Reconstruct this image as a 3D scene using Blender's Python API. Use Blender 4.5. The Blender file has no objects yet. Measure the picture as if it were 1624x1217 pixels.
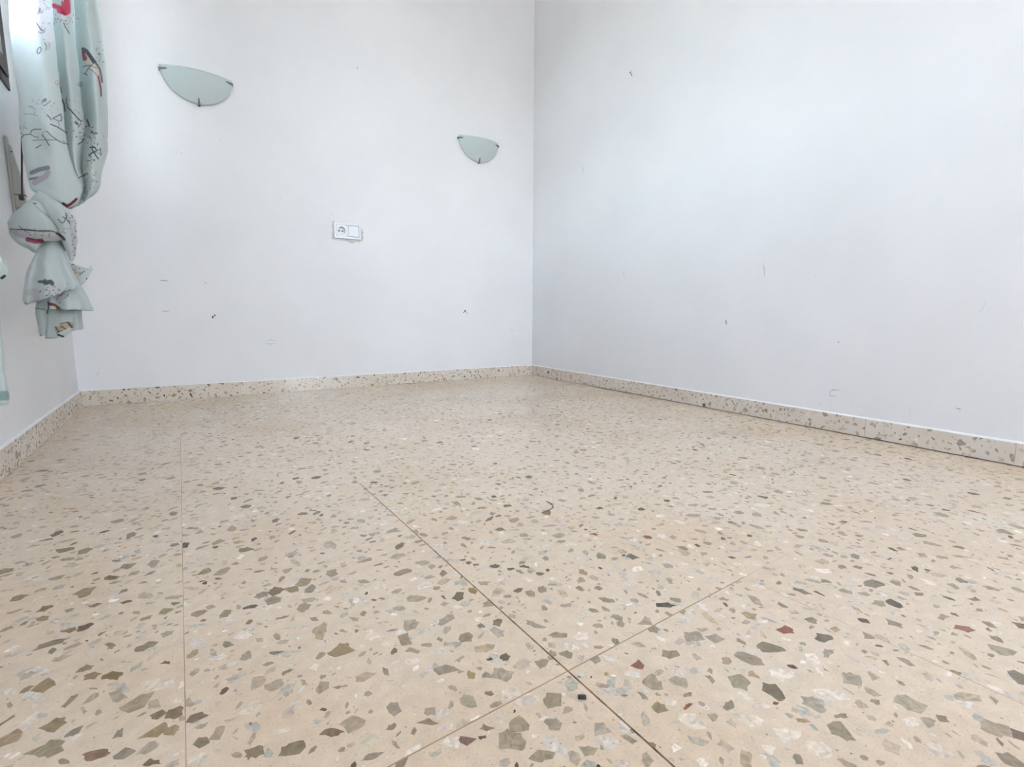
import bpy, bmesh, math, random
import numpy as np
from mathutils import Matrix, Vector, noise

# ------------------------------------------------------------------ camera
S = 1.12                       # metres per survey unit
FPX, CX, CY = 766.0, 812.0, 608.5
H = 0.33 * S                   # lens height above the floor
def _ray(px, py):
    return np.array([(px - CX) / FPX, (py - CY) / FPX, 1.0])
_b = _ray(283, 508); _b /= np.linalg.norm(_b)
_a = _ray(1940, 511); _a /= np.linalg.norm(_a)
_up = np.cross(_b, _a); _up /= np.linalg.norm(_up)
if _up[1] > 0: _up = -_up
R = np.stack([np.cross(_b, _up), _b, _up])
EYE = np.array([0, 0, H])
scene = bpy.context.scene
cam = bpy.data.objects.new('camera', bpy.data.cameras.new('camera'))
scene.collection.objects.link(cam)
cam.data.sensor_width = 36.0
cam.data.lens = FPX / 1624 * 36
cam.data.clip_start = 0.01
M4 = Matrix.Identity(4)
for i in range(3):
    M4[i][0] = R[i][0]; M4[i][1] = -R[i][1]; M4[i][2] = -R[i][2]; M4[i][3] = EYE[i]
cam.matrix_world = M4
scene.camera = cam

# ------------------------------------------------------------------ daylight
scene.view_settings.view_transform = 'Standard'
scene.view_settings.look = 'None'
scene.view_settings.gamma = 1.0
scene.view_settings.use_curve_mapping = False
scene.view_settings.exposure = 2.80
world = bpy.data.worlds.new('sky'); scene.world = world
world.use_nodes = True
wn = world.node_tree; wn.nodes.clear()
wo = wn.nodes.new('ShaderNodeOutputWorld'); wb = wn.nodes.new('ShaderNodeBackground')
sk = wn.nodes.new('ShaderNodeTexSky'); sk.sky_type = 'NISHITA'
sk.sun_disc = False; sk.sun_elevation = math.radians(60); sk.sun_rotation = math.radians(61)
sk.altitude = 50; sk.air_density = 1.0; sk.dust_density = 2.5; sk.ozone_density = 1.0
wb.inputs['Strength'].default_value = 1.0
haze = wn.nodes.new('ShaderNodeHueSaturation'); haze.inputs['Saturation'].default_value = 0.47   # hazy summer sky
wn.links.new(sk.outputs[0], haze.inputs['Color']); wn.links.new(haze.outputs[0], wb.inputs[0]); wn.links.new(wb.outputs[0], wo.inputs[0])
sun = bpy.data.objects.new('sun', bpy.data.lights.new('sun', 'SUN'))
scene.collection.objects.link(sun)
sun.data.energy = 4.0; sun.data.angle = math.radians(0.6); sun.data.color = (1.0, 0.975, 0.95)
sun.rotation_euler = Vector((0.50, 0.28, 1.0)).to_track_quat('Z', 'Y').to_euler()

# ------------------------------------------------------------------ survey helpers
XL = -0.335 * S                                  # left wall plane
def wall_back_y(x): return (2.447 - 0.030 * (x / S + 0.335) / 1.0) * S      # back wall: tiny skew
PB0 = np.array([1.782, 2.385]) * S; PB1 = np.array([1.575, 0.237]) * S
def wall_right_x(y): return PB0[0] + (y - PB0[1]) * (PB1[0] - PB0[0]) / (PB1[1] - PB0[1])
def dirw(px, py): return R @ _ray(px, py)
def at_floor(px, py, z=0.0):
    d = dirw(px, py); return EYE + d * ((z - H) / d[2])
def at_y(px, py, y):
    d = dirw(px, py); return EYE + d * (y / d[1])
def at_back(px, py, off=0.0):
    p = at_y(px, py, 2.43 * S)
    for _ in range(4): p = at_y(px, py, wall_back_y(p[0]) - off)
    return p
def at_right(px, py, off=0.0):
    d = dirw(px, py); dr = PB1 - PB0; n = np.array([dr[1], -dr[0]]); n /= np.linalg.norm(n)
    if n[0] > 0: n = -n
    q = PB0 + n * off
    return EYE + d * ((q @ n) / (d[:2] @ n))
def at_left(px, py, off=0.0):
    d = dirw(px, py); return EYE + d * ((XL + off) / d[0])
def to_px(P):
    c = (P - EYE) @ R
    return c[:, 0] / c[:, 2] * FPX + CX, c[:, 1] / c[:, 2] * FPX + CY

# ------------------------------------------------------------------ object helpers
COL = scene.collection
def link(o, parent=None):
    COL.objects.link(o)
    if parent is not None: o.parent = parent
    return o
def obj(name, mesh, mats, parent=None):
    o = bpy.data.objects.new(name, mesh)
    for m in (mats if isinstance(mats, (list, tuple)) else [mats]): mesh.materials.append(m)
    return link(o, parent)
def from_bm(name, bm, mats, parent=None, smooth=False):
    me = bpy.data.meshes.new(name); bmesh.ops.recalc_face_normals(bm, faces=bm.faces)
    bm.to_mesh(me); bm.free()
    if smooth:
        for p in me.polygons: p.use_smooth = True
    return obj(name, me, mats, parent)
def thing(name, label, cat, loc=(0, 0, 0), group=None):
    o = bpy.data.objects.new(name, None); o.empty_display_size = 0.05
    o.location = loc; link(o); o['label'] = label; o['category'] = cat
    if group: o['group'] = group
    return o
def struct(o): o['kind'] = 'structure'; return o
def box(bm, x0, x1, y0, y1, z0, z1):
    vs = [bm.verts.new((x, y, z)) for z in (z0, z1) for x, y in ((x0, y0), (x1, y0), (x1, y1), (x0, y1))]
    for f in ((0, 3, 2, 1), (4, 5, 6, 7), (0, 1, 5, 4), (1, 2, 6, 5), (2, 3, 7, 6), (3, 0, 4, 7)):
        bm.faces.new([vs[i] for i in f])
    return vs
def prism(bm, poly, z0, z1):
    a = [bm.verts.new((x, y, z0)) for x, y in poly]; b = [bm.verts.new((x, y, z1)) for x, y in poly]
    bm.faces.new(a[::-1]); bm.faces.new(b)
    for i in range(len(poly)):
        j = (i + 1) % len(poly); bm.faces.new((a[i], a[j], b[j], b[i]))
def bevel(bm, w, seg=2):
    bmesh.ops.bevel(bm, geom=list(bm.edges), offset=w, segments=seg, affect='EDGES', profile=0.5)
def tube(bm, pts, r, n=10, cap=True):
    rings = []
    for i, p in enumerate(pts):
        p = Vector(p); a = Vector(pts[max(i - 1, 0)]); b = Vector(pts[min(i + 1, len(pts) - 1)])
        t = (b - a).normalized(); u = t.orthogonal().normalized() if i == 0 else (u - t * u.dot(t)).normalized()
        v = t.cross(u); rr = r[i] if isinstance(r, (list, tuple)) else r
        rings.append([bm.verts.new(p + (u * math.cos(2 * math.pi * k / n) + v * math.sin(2 * math.pi * k / n)) * rr) for k in range(n)])
    for A, B in zip(rings, rings[1:]):
        for k in range(n): bm.faces.new((A[k], A[(k + 1) % n], B[(k + 1) % n], B[k]))
    if cap: bm.faces.new(rings[0][::-1]); bm.faces.new(rings[-1])

# ------------------------------------------------------------------ materials
def srgb(r, g, b):
    f = lambda c: c / 12.92 if c <= 0.04045 else ((c + 0.055) / 1.055) ** 2.4
    return (f(r / 255), f(g / 255), f(b / 255), 1.0)
def mat(name, col, rough=0.5, metal=0.0, spec=0.5):
    m = bpy.data.materials.new(name); m.use_nodes = True
    p = m.node_tree.nodes['Principled BSDF']
    p.inputs['Base Color'].default_value = col; p.inputs['Roughness'].default_value = rough
    p.inputs['Metallic'].default_value = metal; p.inputs['Specular IOR Level'].default_value = spec
    return m, m.node_tree, p
def N(nt, kind, **kw):
    n = nt.nodes.new(kind)
    for k, v in kw.items():
        if hasattr(n, k): setattr(n, k, v)
        else: n.inputs[k].default_value = v
    return n
def world_pos(nt):
    return N(nt, 'ShaderNodeNewGeometry').outputs['Position']
def add_noise_tint(nt, p, c0, c1, scale, lo=0.35, hi=0.65, detail=4, coord=None):
    n = N(nt, 'ShaderNodeTexNoise', Scale=scale, Detail=detail)
    nt.links.new(coord or world_pos(nt), n.inputs['Vector'])
    r = N(nt, 'ShaderNodeMapRange'); r.inputs['From Min'].default_value = lo; r.inputs['From Max'].default_value = hi
    nt.links.new(n.outputs['Fac'], r.inputs['Value'])
    mx = N(nt, 'ShaderNodeMix', data_type='RGBA'); mx.inputs['A'].default_value = c0; mx.inputs['B'].default_value = c1
    nt.links.new(r.outputs[0], mx.inputs['Factor']); nt.links.new(mx.outputs['Result'], p.inputs['Base Color'])
    return mx, n
def add_bump(nt, p, scale, strength, dist=0.002, detail=3):
    n = N(nt, 'ShaderNodeTexNoise', Scale=scale, Detail=detail)
    nt.links.new(world_pos(nt), n.inputs['Vector'])
    b = N(nt, 'ShaderNodeBump', Strength=strength, Distance=dist)
    nt.links.new(n.outputs['Fac'], b.inputs['Height']); nt.links.new(b.outputs['Normal'], p.inputs['Normal'])
    return b

m_wall, nt, p = mat('white_wall_paint', (0.80, 0.81, 0.82, 1), 0.62, spec=0.3)
add_noise_tint(nt, p, (0.795, 0.789, 0.797, 1), (0.835, 0.828, 0.837, 1), 2.2)
add_bump(nt, p, 38, 0.16, 0.004)
m_ceil, nt, p = mat('white_ceiling_paint', (0.85, 0.85, 0.85, 1), 0.8); add_bump(nt, p, 60, 0.1)
m_bead, nt, p = mat('white_paint_bead', (0.88, 0.89, 0.90, 1), 0.45); add_bump(nt, p, 120, 0.2, 0.001)

MATRIX = (0.75, 0.61, 0.45, 1)
m_matrix, nt, p = mat('terrazzo_binder', MATRIX, 0.2, spec=0.75)
mx, _ = add_noise_tint(nt, p, (0.76, 0.612, 0.456, 1), (0.70, 0.525, 0.355, 1), 3.1, 0.45, 0.75, 3)
# fine grit in the binder
v = N(nt, 'ShaderNodeTexNoise', Scale=420.0, Detail=2); nt.links.new(world_pos(nt), v.inputs['Vector'])
mr = N(nt, 'ShaderNodeMapRange'); mr.inputs['From Min'].default_value = 0.33; mr.inputs['From Max'].default_value = 0.42
mr.inputs['To Min'].default_value = 0.84; mr.inputs['To Max'].default_value = 1.0
nt.links.new(v.outputs['Fac'], mr.inputs['Value'])
v2 = N(nt, 'ShaderNodeTexNoise', Scale=60.0, Detail=5); nt.links.new(world_pos(nt), v2.inputs['Vector'])
mr2 = N(nt, 'ShaderNodeMapRange'); mr2.inputs['From Min'].default_value = 0.3; mr2.inputs['From Max'].default_value = 0.7
mr2.inputs['To Min'].default_value = 0.92; mr2.inputs['To Max'].default_value = 1.06
nt.links.new(v2.outputs['Fac'], mr2.inputs['Value'])
mm = N(nt, 'ShaderNodeMath', operation='MULTIPLY'); nt.links.new(mr.outputs[0], mm.inputs[0]); nt.links.new(mr2.outputs[0], mm.inputs[1])
vm = N(nt, 'ShaderNodeVectorMath', operation='SCALE'); nt.links.new(mx.outputs['Result'], vm.inputs[0]); nt.links.new(mm.outputs[0], vm.inputs['Scale'])
nt.links.new(vm.outputs[0], p.inputs['Base Color'])

m_skirt, nt, p = mat('skirting_binder', (0.70, 0.64, 0.57, 1), 0.3, spec=0.6)
add_noise_tint(nt, p, (0.71, 0.65, 0.58, 1), (0.66, 0.58, 0.49, 1), 7)
m_chip, nt, p = mat('terrazzo_stone', (0.5, 0.5, 0.5, 1), 0.18, spec=0.75)
at = N(nt, 'ShaderNodeAttribute'); at.attribute_name = 'chip'
v = N(nt, 'ShaderNodeTexNoise', Scale=95.0, Detail=6, Distortion=1.6); nt.links.new(world_pos(nt), v.inputs['Vector'])
mr = N(nt, 'ShaderNodeMapRange'); mr.inputs['From Min'].default_value = 0.3; mr.inputs['From Max'].default_value = 0.7
mr.inputs['To Min'].default_value = 0.74; mr.inputs['To Max'].default_value = 1.2
nt.links.new(v.outputs['Fac'], mr.inputs['Value'])
vm = N(nt, 'ShaderNodeVectorMath', operation='SCALE'); nt.links.new(at.outputs['Color'], vm.inputs[0]); nt.links.new(mr.outputs[0], vm.inputs['Scale'])
nt.links.new(vm.outputs[0], p.inputs['Base Color'])
m_grout, nt, p = mat('brown_joint_dirt', srgb(112, 88, 62), 0.9); add_noise_tint(nt, p, srgb(84, 66, 48), srgb(150, 120, 88), 60)
m_grout_tan, nt, p = mat('tan_joint_filler', srgb(170, 142, 112), 0.8); add_noise_tint(nt, p, srgb(176, 150, 120), srgb(150, 120, 92), 25)

m_brown, nt, p = mat('dark_brown_lacquer', srgb(34, 24, 20), 0.5); add_bump(nt, p, 200, 0.1, 0.0005)
m_cream, nt, p = mat('cream_plastic', srgb(205, 203, 194), 0.45); add_bump(nt, p, 300, 0.05, 0.0003)
m_strap, nt, p = mat('dark_woven_strap', srgb(62, 54, 54), 0.85); add_bump(nt, p, 900, 0.5, 0.0006)
m_black, nt, p = mat('black_plastic', srgb(34, 32, 34), 0.5); add_bump(nt, p, 300, 0.05, 0.0003)
m_plate, nt, p = mat('white_switch_plastic', (0.84, 0.85, 0.87, 1), 0.25); add_bump(nt, p, 200, 0.03, 0.0003)
m_well, nt, p = mat('shaded_white_plastic', (0.78, 0.79, 0.80, 1), 0.3)
m_hole, nt, p = mat('dark_pin_hole', (0.02, 0.02, 0.025, 1), 0.8)
m_metal, nt, p = mat('brushed_grey_metal', (0.20, 0.205, 0.20, 1), 0.5, 0.7); add_bump(nt, p, 500, 0.15, 0.0004)
m_rod, nt, p = mat('dark_rod_metal', (0.10, 0.09, 0.08, 1), 0.4, 0.8); add_bump(nt, p, 300, 0.1, 0.0004)
m_plaster, nt, p = mat('bare_plaster', srgb(214, 212, 207), 0.9); add_noise_tint(nt, p, srgb(222, 221, 217), srgb(196, 194, 189), 70); add_bump(nt, p, 140, 0.6, 0.003)
m_ground, nt, p = mat('pale_bounce_ground', (0.55, 0.53, 0.51, 1), 0.9); add_noise_tint(nt, p, (0.44, 0.43, 0.41, 1), (0.38, 0.37, 0.35, 1), 3)

# thin clear window glass
m_glass = bpy.data.materials.new('clear_window_glass'); m_glass.use_nodes = True
nt = m_glass.node_tree; nt.nodes.clear()
o_ = N(nt, 'ShaderNodeOutputMaterial'); tr = N(nt, 'ShaderNodeBsdfTransparent'); gl = N(nt, 'ShaderNodeBsdfGlossy', Roughness=0.02)
tr.inputs['Color'].default_value = (0.93, 0.95, 0.94, 1)
fr = N(nt, 'ShaderNodeFresnel'); ms = N(nt, 'ShaderNodeMixShader')
gg = N(nt, 'ShaderNodeNewGeometry'); ior = N(nt, 'ShaderNodeMapRange'); ior.inputs['To Min'].default_value = 1.45; ior.inputs['To Max'].default_value = 1 / 1.45
nt.links.new(gg.outputs['Backfacing'], ior.inputs['Value']); nt.links.new(ior.outputs[0], fr.inputs['IOR'])   # a thin pane: both faces alike
nt.links.new(fr.outputs[0], ms.inputs[0]); nt.links.new(tr.outputs[0], ms.inputs[1]); nt.links.new(gl.outputs[0], ms.inputs[2]); nt.links.new(ms.outputs[0], o_.inputs[0])

# frosted mint glass of the wall lamps
m_frost = bpy.data.materials.new('frosted_mint_glass'); m_frost.use_nodes = True
nt = m_frost.node_tree; p = nt.nodes['Principled BSDF']; o_ = nt.nodes['Material Output']
p.inputs['Base Color'].default_value = (0.70, 0.77, 0.76, 1); p.inputs['Roughness'].default_value = 0.38
tl = N(nt, 'ShaderNodeBsdfTranslucent'); tl.inputs['Color'].default_value = (0.78, 0.86, 0.85, 1)
ms = N(nt, 'ShaderNodeMixShader'); ms.inputs[0].default_value = 0.35
nt.links.new(p.outputs[0], ms.inputs[1]); nt.links.new(tl.outputs[0], ms.inputs[2]); nt.links.new(ms.outputs[0], o_.inputs[0])
add_bump(nt, p, 600, 0.04, 0.0003)

# printed voile
m_cloth = bpy.data.materials.new('printed_mint_voile'); m_cloth.use_nodes = True
nt = m_cloth.node_tree; p = nt.nodes['Principled BSDF']; o_ = nt.nodes['Material Output']
at = N(nt, 'ShaderNodeAttribute'); at.attribute_name = 'print'
w = N(nt, 'ShaderNodeTexNoise', Scale=900.0, Detail=1); nt.links.new(world_pos(nt), w.inputs['Vector'])
mr = N(nt, 'ShaderNodeMapRange'); mr.inputs['From Min'].default_value = 0.3; mr.inputs['From Max'].default_value = 0.7
mr.inputs['To Min'].default_value = 0.93; mr.inputs['To Max'].default_value = 1.05
nt.links.new(w.outputs['Fac'], mr.inputs['Value'])
vm = N(nt, 'ShaderNodeVectorMath', operation='SCALE'); nt.links.new(at.outputs['Color'], vm.inputs[0]); nt.links.new(mr.outputs[0], vm.inputs['Scale'])
nt.links.new(vm.outputs[0], p.inputs['Base Color']); p.inputs['Roughness'].default_value = 0.75
p.inputs['Sheen Weight'].default_value = 0.2
tl = N(nt, 'ShaderNodeBsdfTranslucent'); nt.links.new(vm.outputs[0], tl.inputs['Color'])
ms = N(nt, 'ShaderNodeMixShader'); ms.inputs[0].default_value = 0.34
nt.links.new(p.outputs[0], ms.inputs[1]); nt.links.new(tl.outputs[0], ms.inputs[2]); nt.links.new(ms.outputs[0], o_.inputs[0])
add_bump(nt, p, 45, 0.35, 0.004, 4)

# ------------------------------------------------------------------ room shell
YF = -1.9; CEIL = 2.62; TH = 0.26
YB = 2.447 * S
WIN = dict(y0=0.68 * S, y1=1.925 * S, z0=0.945 * S, z1=1.98 * S)     # window in the left wall
FILL_OPENING = dict(x0=0.86, x1=1.36, z1=2.15)                                # unseen opening behind the camera, added and sized for fill light
# left wall with the window opening
bm = bmesh.new()
box(bm, XL - TH, XL, YF - TH, WIN['y0'], -0.05, CEIL)
box(bm, XL - TH, XL, WIN['y1'], YB + TH, -0.05, CEIL)
box(bm, XL - TH, XL, WIN['y0'], WIN['y1'], -0.05, WIN['z0'])
box(bm, XL - TH, XL, WIN['y0'], WIN['y1'], WIN['z1'], CEIL)
wall_left = struct(from_bm('wall_left', bm, m_wall))
# back wall (slightly skewed)
bm = bmesh.new()
xr = PB0[0]
prism(bm, [(XL, wall_back_y(XL)), (xr + .3, wall_back_y(xr + .3)), (xr + .3, YB + TH), (XL, YB + TH)], -0.05, CEIL)
wall_back = struct(from_bm('wall_back', bm, m_wall))
# right wall
bm = bmesh.new()
ye = wall_back_y(PB0[0])
prism(bm, [(wall_right_x(YF - TH), YF - TH), (wall_right_x(YF - TH) + .3, YF - TH), (wall_right_x(ye) + .3, ye), (wall_right_x(ye), ye)], -0.05, CEIL)
wall_right = struct(from_bm('wall_right', bm, m_wall))
# wall behind the camera with the unseen opening that lets in fill light
bm = bmesh.new()
xe = wall_right_x(YF)
box(bm, XL, FILL_OPENING['x0'], YF - TH, YF, -0.05, CEIL)
box(bm, FILL_OPENING['x0'], min(FILL_OPENING['x1'], xe), YF - TH, YF, FILL_OPENING['z1'], CEIL)
box(bm, FILL_OPENING['x1'], xe, YF - TH, YF, -0.05, CEIL)
struct(from_bm('wall_front', bm, m_wall))
bm = bmesh.new(); prism(bm, [(XL - TH, YF - TH), (PB0[0] + .3, YF - TH), (PB0[0] + .3, YB + TH), (XL - TH, YB + TH)], CEIL, CEIL + .15)
struct(from_bm('ceiling', bm, m_ceil))
# unseen sunlit ground outside, added to bounce daylight indoors
bm = bmesh.new(); box(bm, -14, XL - TH, -12, 14, -0.35, -0.25); box(bm, XL - TH, 14, -12, YF - TH, -0.35, -0.25)
struct(from_bm('bounce_ground', bm, m_ground)).name = 'trim_bounce_ground'

# ------------------------------------------------------------------ window
def window_unit():
    root = bpy.data.objects.new('window_1', None); link(root); struct(root)
    y0, y1, z0, z1 = WIN['y0'], WIN['y1'], WIN['z0'], WIN['z1']
    xi = XL + 0.004; xo = XL - 0.060; fw = 0.028
    def ring(bm, a0, a1, b0, b1, w, xa, xb):
        box(bm, xa, xb, a0, a1, b0, b0 + w); box(bm, xa, xb, a0, a1, b1 - w, b1)
        box(bm, xa, xb, a0, a0 + w, b0 + w, b1 - w); box(bm, xa, xb, a1 - w, a1, b0 + w, b1 - w)
    bm = bmesh.new(); ring(bm, y0, y1, z0, z1, fw, xo, xi); from_bm('window_frame', bm, m_brown, root)
    n = 2; span = (y1 - y0 - 2 * fw) / n
    for k in range(n):
        a = y0 + fw + k * span + .001; b = a + span - .002
        bm = bmesh.new(); ring(bm, a, b, z0 + fw + .001, z1 - fw - .001, 0.045, xo + .010, xi + .006)
        s = from_bm('sash', bm, m_brown, root)
        bm = bmesh.new(); box(bm, XL - .030, XL - .026, a + .042, b - .042, z0 + fw + .043, z1 - fw - .043)
        from_bm('pane', bm, m_glass, s)
    return root
window_unit()

# ------------------------------------------------------------------ terrazzo
PAL = [  # colour, weight  (albedo, roughly)
    ((168, 158, 138), 12), ((158, 151, 136), 13), ((178, 171, 156), 12), ((148, 139, 118), 11), ((186, 181, 168), 9),
    ((204, 199, 188), 7), ((228, 226, 219), 10), ((238, 237, 232), 9), ((132, 125, 108), 8), ((166, 146, 114), 3),
    ((112, 98, 76), 2.2), ((92, 82, 64), 1.4), ((70, 62, 52), 0.6), ((128, 80, 62), 0.35), ((190, 176, 150), 7)]
def pick(rng, pal=PAL):
    t = rng.random() * sum(w for _, w in pal)
    for c, w in pal:
        t -= w
        if t <= 0: break
    j = rng.uniform(0.94, 1.06)
    k = rng.uniform(.05, .38) if sum(c) > 340 else .12
    return srgb(*[min(255, (x * j * (1 - k) + b * k) * w) for x, b, w in zip(c, (204, 190, 172), (1.04, .99, .95))])
def shard(rng, cx, cy, r, asp=None, ang=None):
    n = rng.choice((4, 5, 5, 6, 6, 7)); asp = asp or rng.uniform(0.32, 0.85); ang = rng.uniform(0, math.pi) if ang is None else ang
    a0 = rng.uniform(0, 6.28); pts = []
    for k in range(n):
        t = a0 + (k + rng.uniform(-.33, .33)) * 2 * math.pi / n
        q = r * rng.uniform(0.66, 1.16)
        pts.append((math.cos(t) * q, math.sin(t) * q * asp))
    # break each side once so the edges look fractured
    out = []
    for k in range(n):
        a, b = pts[k], pts[(k + 1) % n]; out.append(a)
        m = rng.uniform(.35, .65); d = rng.uniform(-.16, .10) * r
        mx_, my_ = a[0] + (b[0] - a[0]) * m, a[1] + (b[1] - a[1]) * m
        L = math.hypot(mx_, my_) or 1; out.append((mx_ * (1 + d / L), my_ * (1 + d / L)))
    c, s = math.cos(ang), math.sin(ang)
    return [(cx + x * c - y * s, cy + x * s + y * c) for x, y in out]
def clip(poly, region):
    """Sutherland-Hodgman against a convex counter-clockwise region"""
    out = poly
    for i in range(len(region)):
        (ax, ay), (bx, by) = region[i], region[(i + 1) % len(region)]
        src, out = out, []
        side = lambda p: (bx - ax) * (p[1] - ay) - (by - ay) * (p[0] - ax)
        for k in range(len(src)):
            P, Q = src[k], src[(k + 1) % len(src)]; sp, sq = side(P), side(Q)
            if sp >= 0: out.append(P)
            if (sp >= 0) != (sq >= 0):
                t = sp / (sp - sq); out.append((P[0] + (Q[0] - P[0]) * t, P[1] + (Q[1] - P[1]) * t))
        if len(out) < 3: return []
    return out
def area(poly): return 0.5 * sum(poly[i][0] * poly[(i + 1) % len(poly)][1] - poly[(i + 1) % len(poly)][0] * poly[i][1] for i in range(len(poly)))
def scatter(region, rng, fixed=(), dens=1.0, pal=PAL, sizes=((0.0100, 0.0160, 330), (0.0060, 0.0100, 1000), (0.0028, 0.0055, 1500), (0.0008, 0.0018, 1800))):
    xs = [p[0] for p in region]; ys = [p[1] for p in region]
    x0, x1, y0, y1 = min(xs), max(xs), min(ys), max(ys); A = (x1 - x0) * (y1 - y0)
    cell = 0.02; grid = {}
    placed = []
    def ok(x, y, r):
        gx, gy = int(x // cell), int(y // cell)
        for i in range(gx - 2, gx + 3):
            for j in range(gy - 2, gy + 3):
                for (px, py, pr_) in grid.get((i, j), ()):
                    if (px - x) ** 2 + (py - y) ** 2 < ((pr_ + r) * 0.80) ** 2: return False
        return True
    def put(x, y, r): grid.setdefault((int(x // cell), int(y // cell)), []).append((x, y, r))
    res = []
    for _ in range(int(A * 620 * dens)):          # faint stones of nearly the binder's own colour
        r = rng.uniform(.004, .0125); k = rng.uniform(-1, 1)
        g = (212 + 16 * k, 199 + 18 * k, 181 + 22 * k) if k > 0 else (212 + 30 * k, 199 + 24 * k, 181 + 22 * k)
        res.append((shard(rng, rng.uniform(x0, x1), rng.uniform(y0, y1), r), srgb(*g)))
    for (x, y, r, asp, ang, c) in fixed:
        put(x, y, r); res.append((shard(rng, x, y, r, asp, ang), c))
    for lo, hi, per_m2 in sizes:
        for _ in range(int(A * per_m2 * dens * rng.uniform(.85, 1.15))):
            r = rng.uniform(lo, hi)
            for _try in range(4):
                x, y = rng.uniform(x0, x1), rng.uniform(y0, y1)
                if ok(x, y, r): put(x, y, r); res.append((shard(rng, x, y, r), pick(rng, pal))); break
    out = []
    for poly, c in res:
        q = clip(poly, region)
        if len(q) >= 3 and abs(area(q)) > 1e-7: out.append((q, c))
    return out
def terrazzo_mesh(name, region, rng, thick, frame, fixed=(), mats=None, **kw):
    """slab of the outline `region`, its polished face carrying the stones; frame maps (u, v, w) to the world"""
    verts, faces, mi, cols = [], [], [], []
    n = len(region)
    verts += [frame(u, v, 0) for u, v in region] + [frame(u, v, -thick) for u, v in region]
    faces.append(tuple(range(n))); faces.append(tuple(range(2 * n - 1, n - 1, -1)))
    for i in range(n):
        j = (i + 1) % n; faces.append((i, i + n, j + n, j))
    mi += [0] * len(faces); cols += [MATRIX] * len(faces)
    for poly, c in scatter(region, rng, fixed, **kw):
        b = len(verts); lift_ = 0.00008 + 1.5e-7 * (len(faces)); verts += [frame(u, v, lift_) for u, v in poly]
        faces.append(tuple(range(b, b + len(poly)))); mi.append(1); cols.append(c)
    me = bpy.data.meshes.new(name); me.from_pydata([tuple(v) for v in verts], [], faces)
    me.polygons.foreach_set('material_index', mi)
    at = me.attributes.new('chip', 'FLOAT_COLOR', 'FACE')
    at.data.foreach_set('color', np.array(cols, dtype=np.float32).ravel())
    me.update()
    return me

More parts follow.
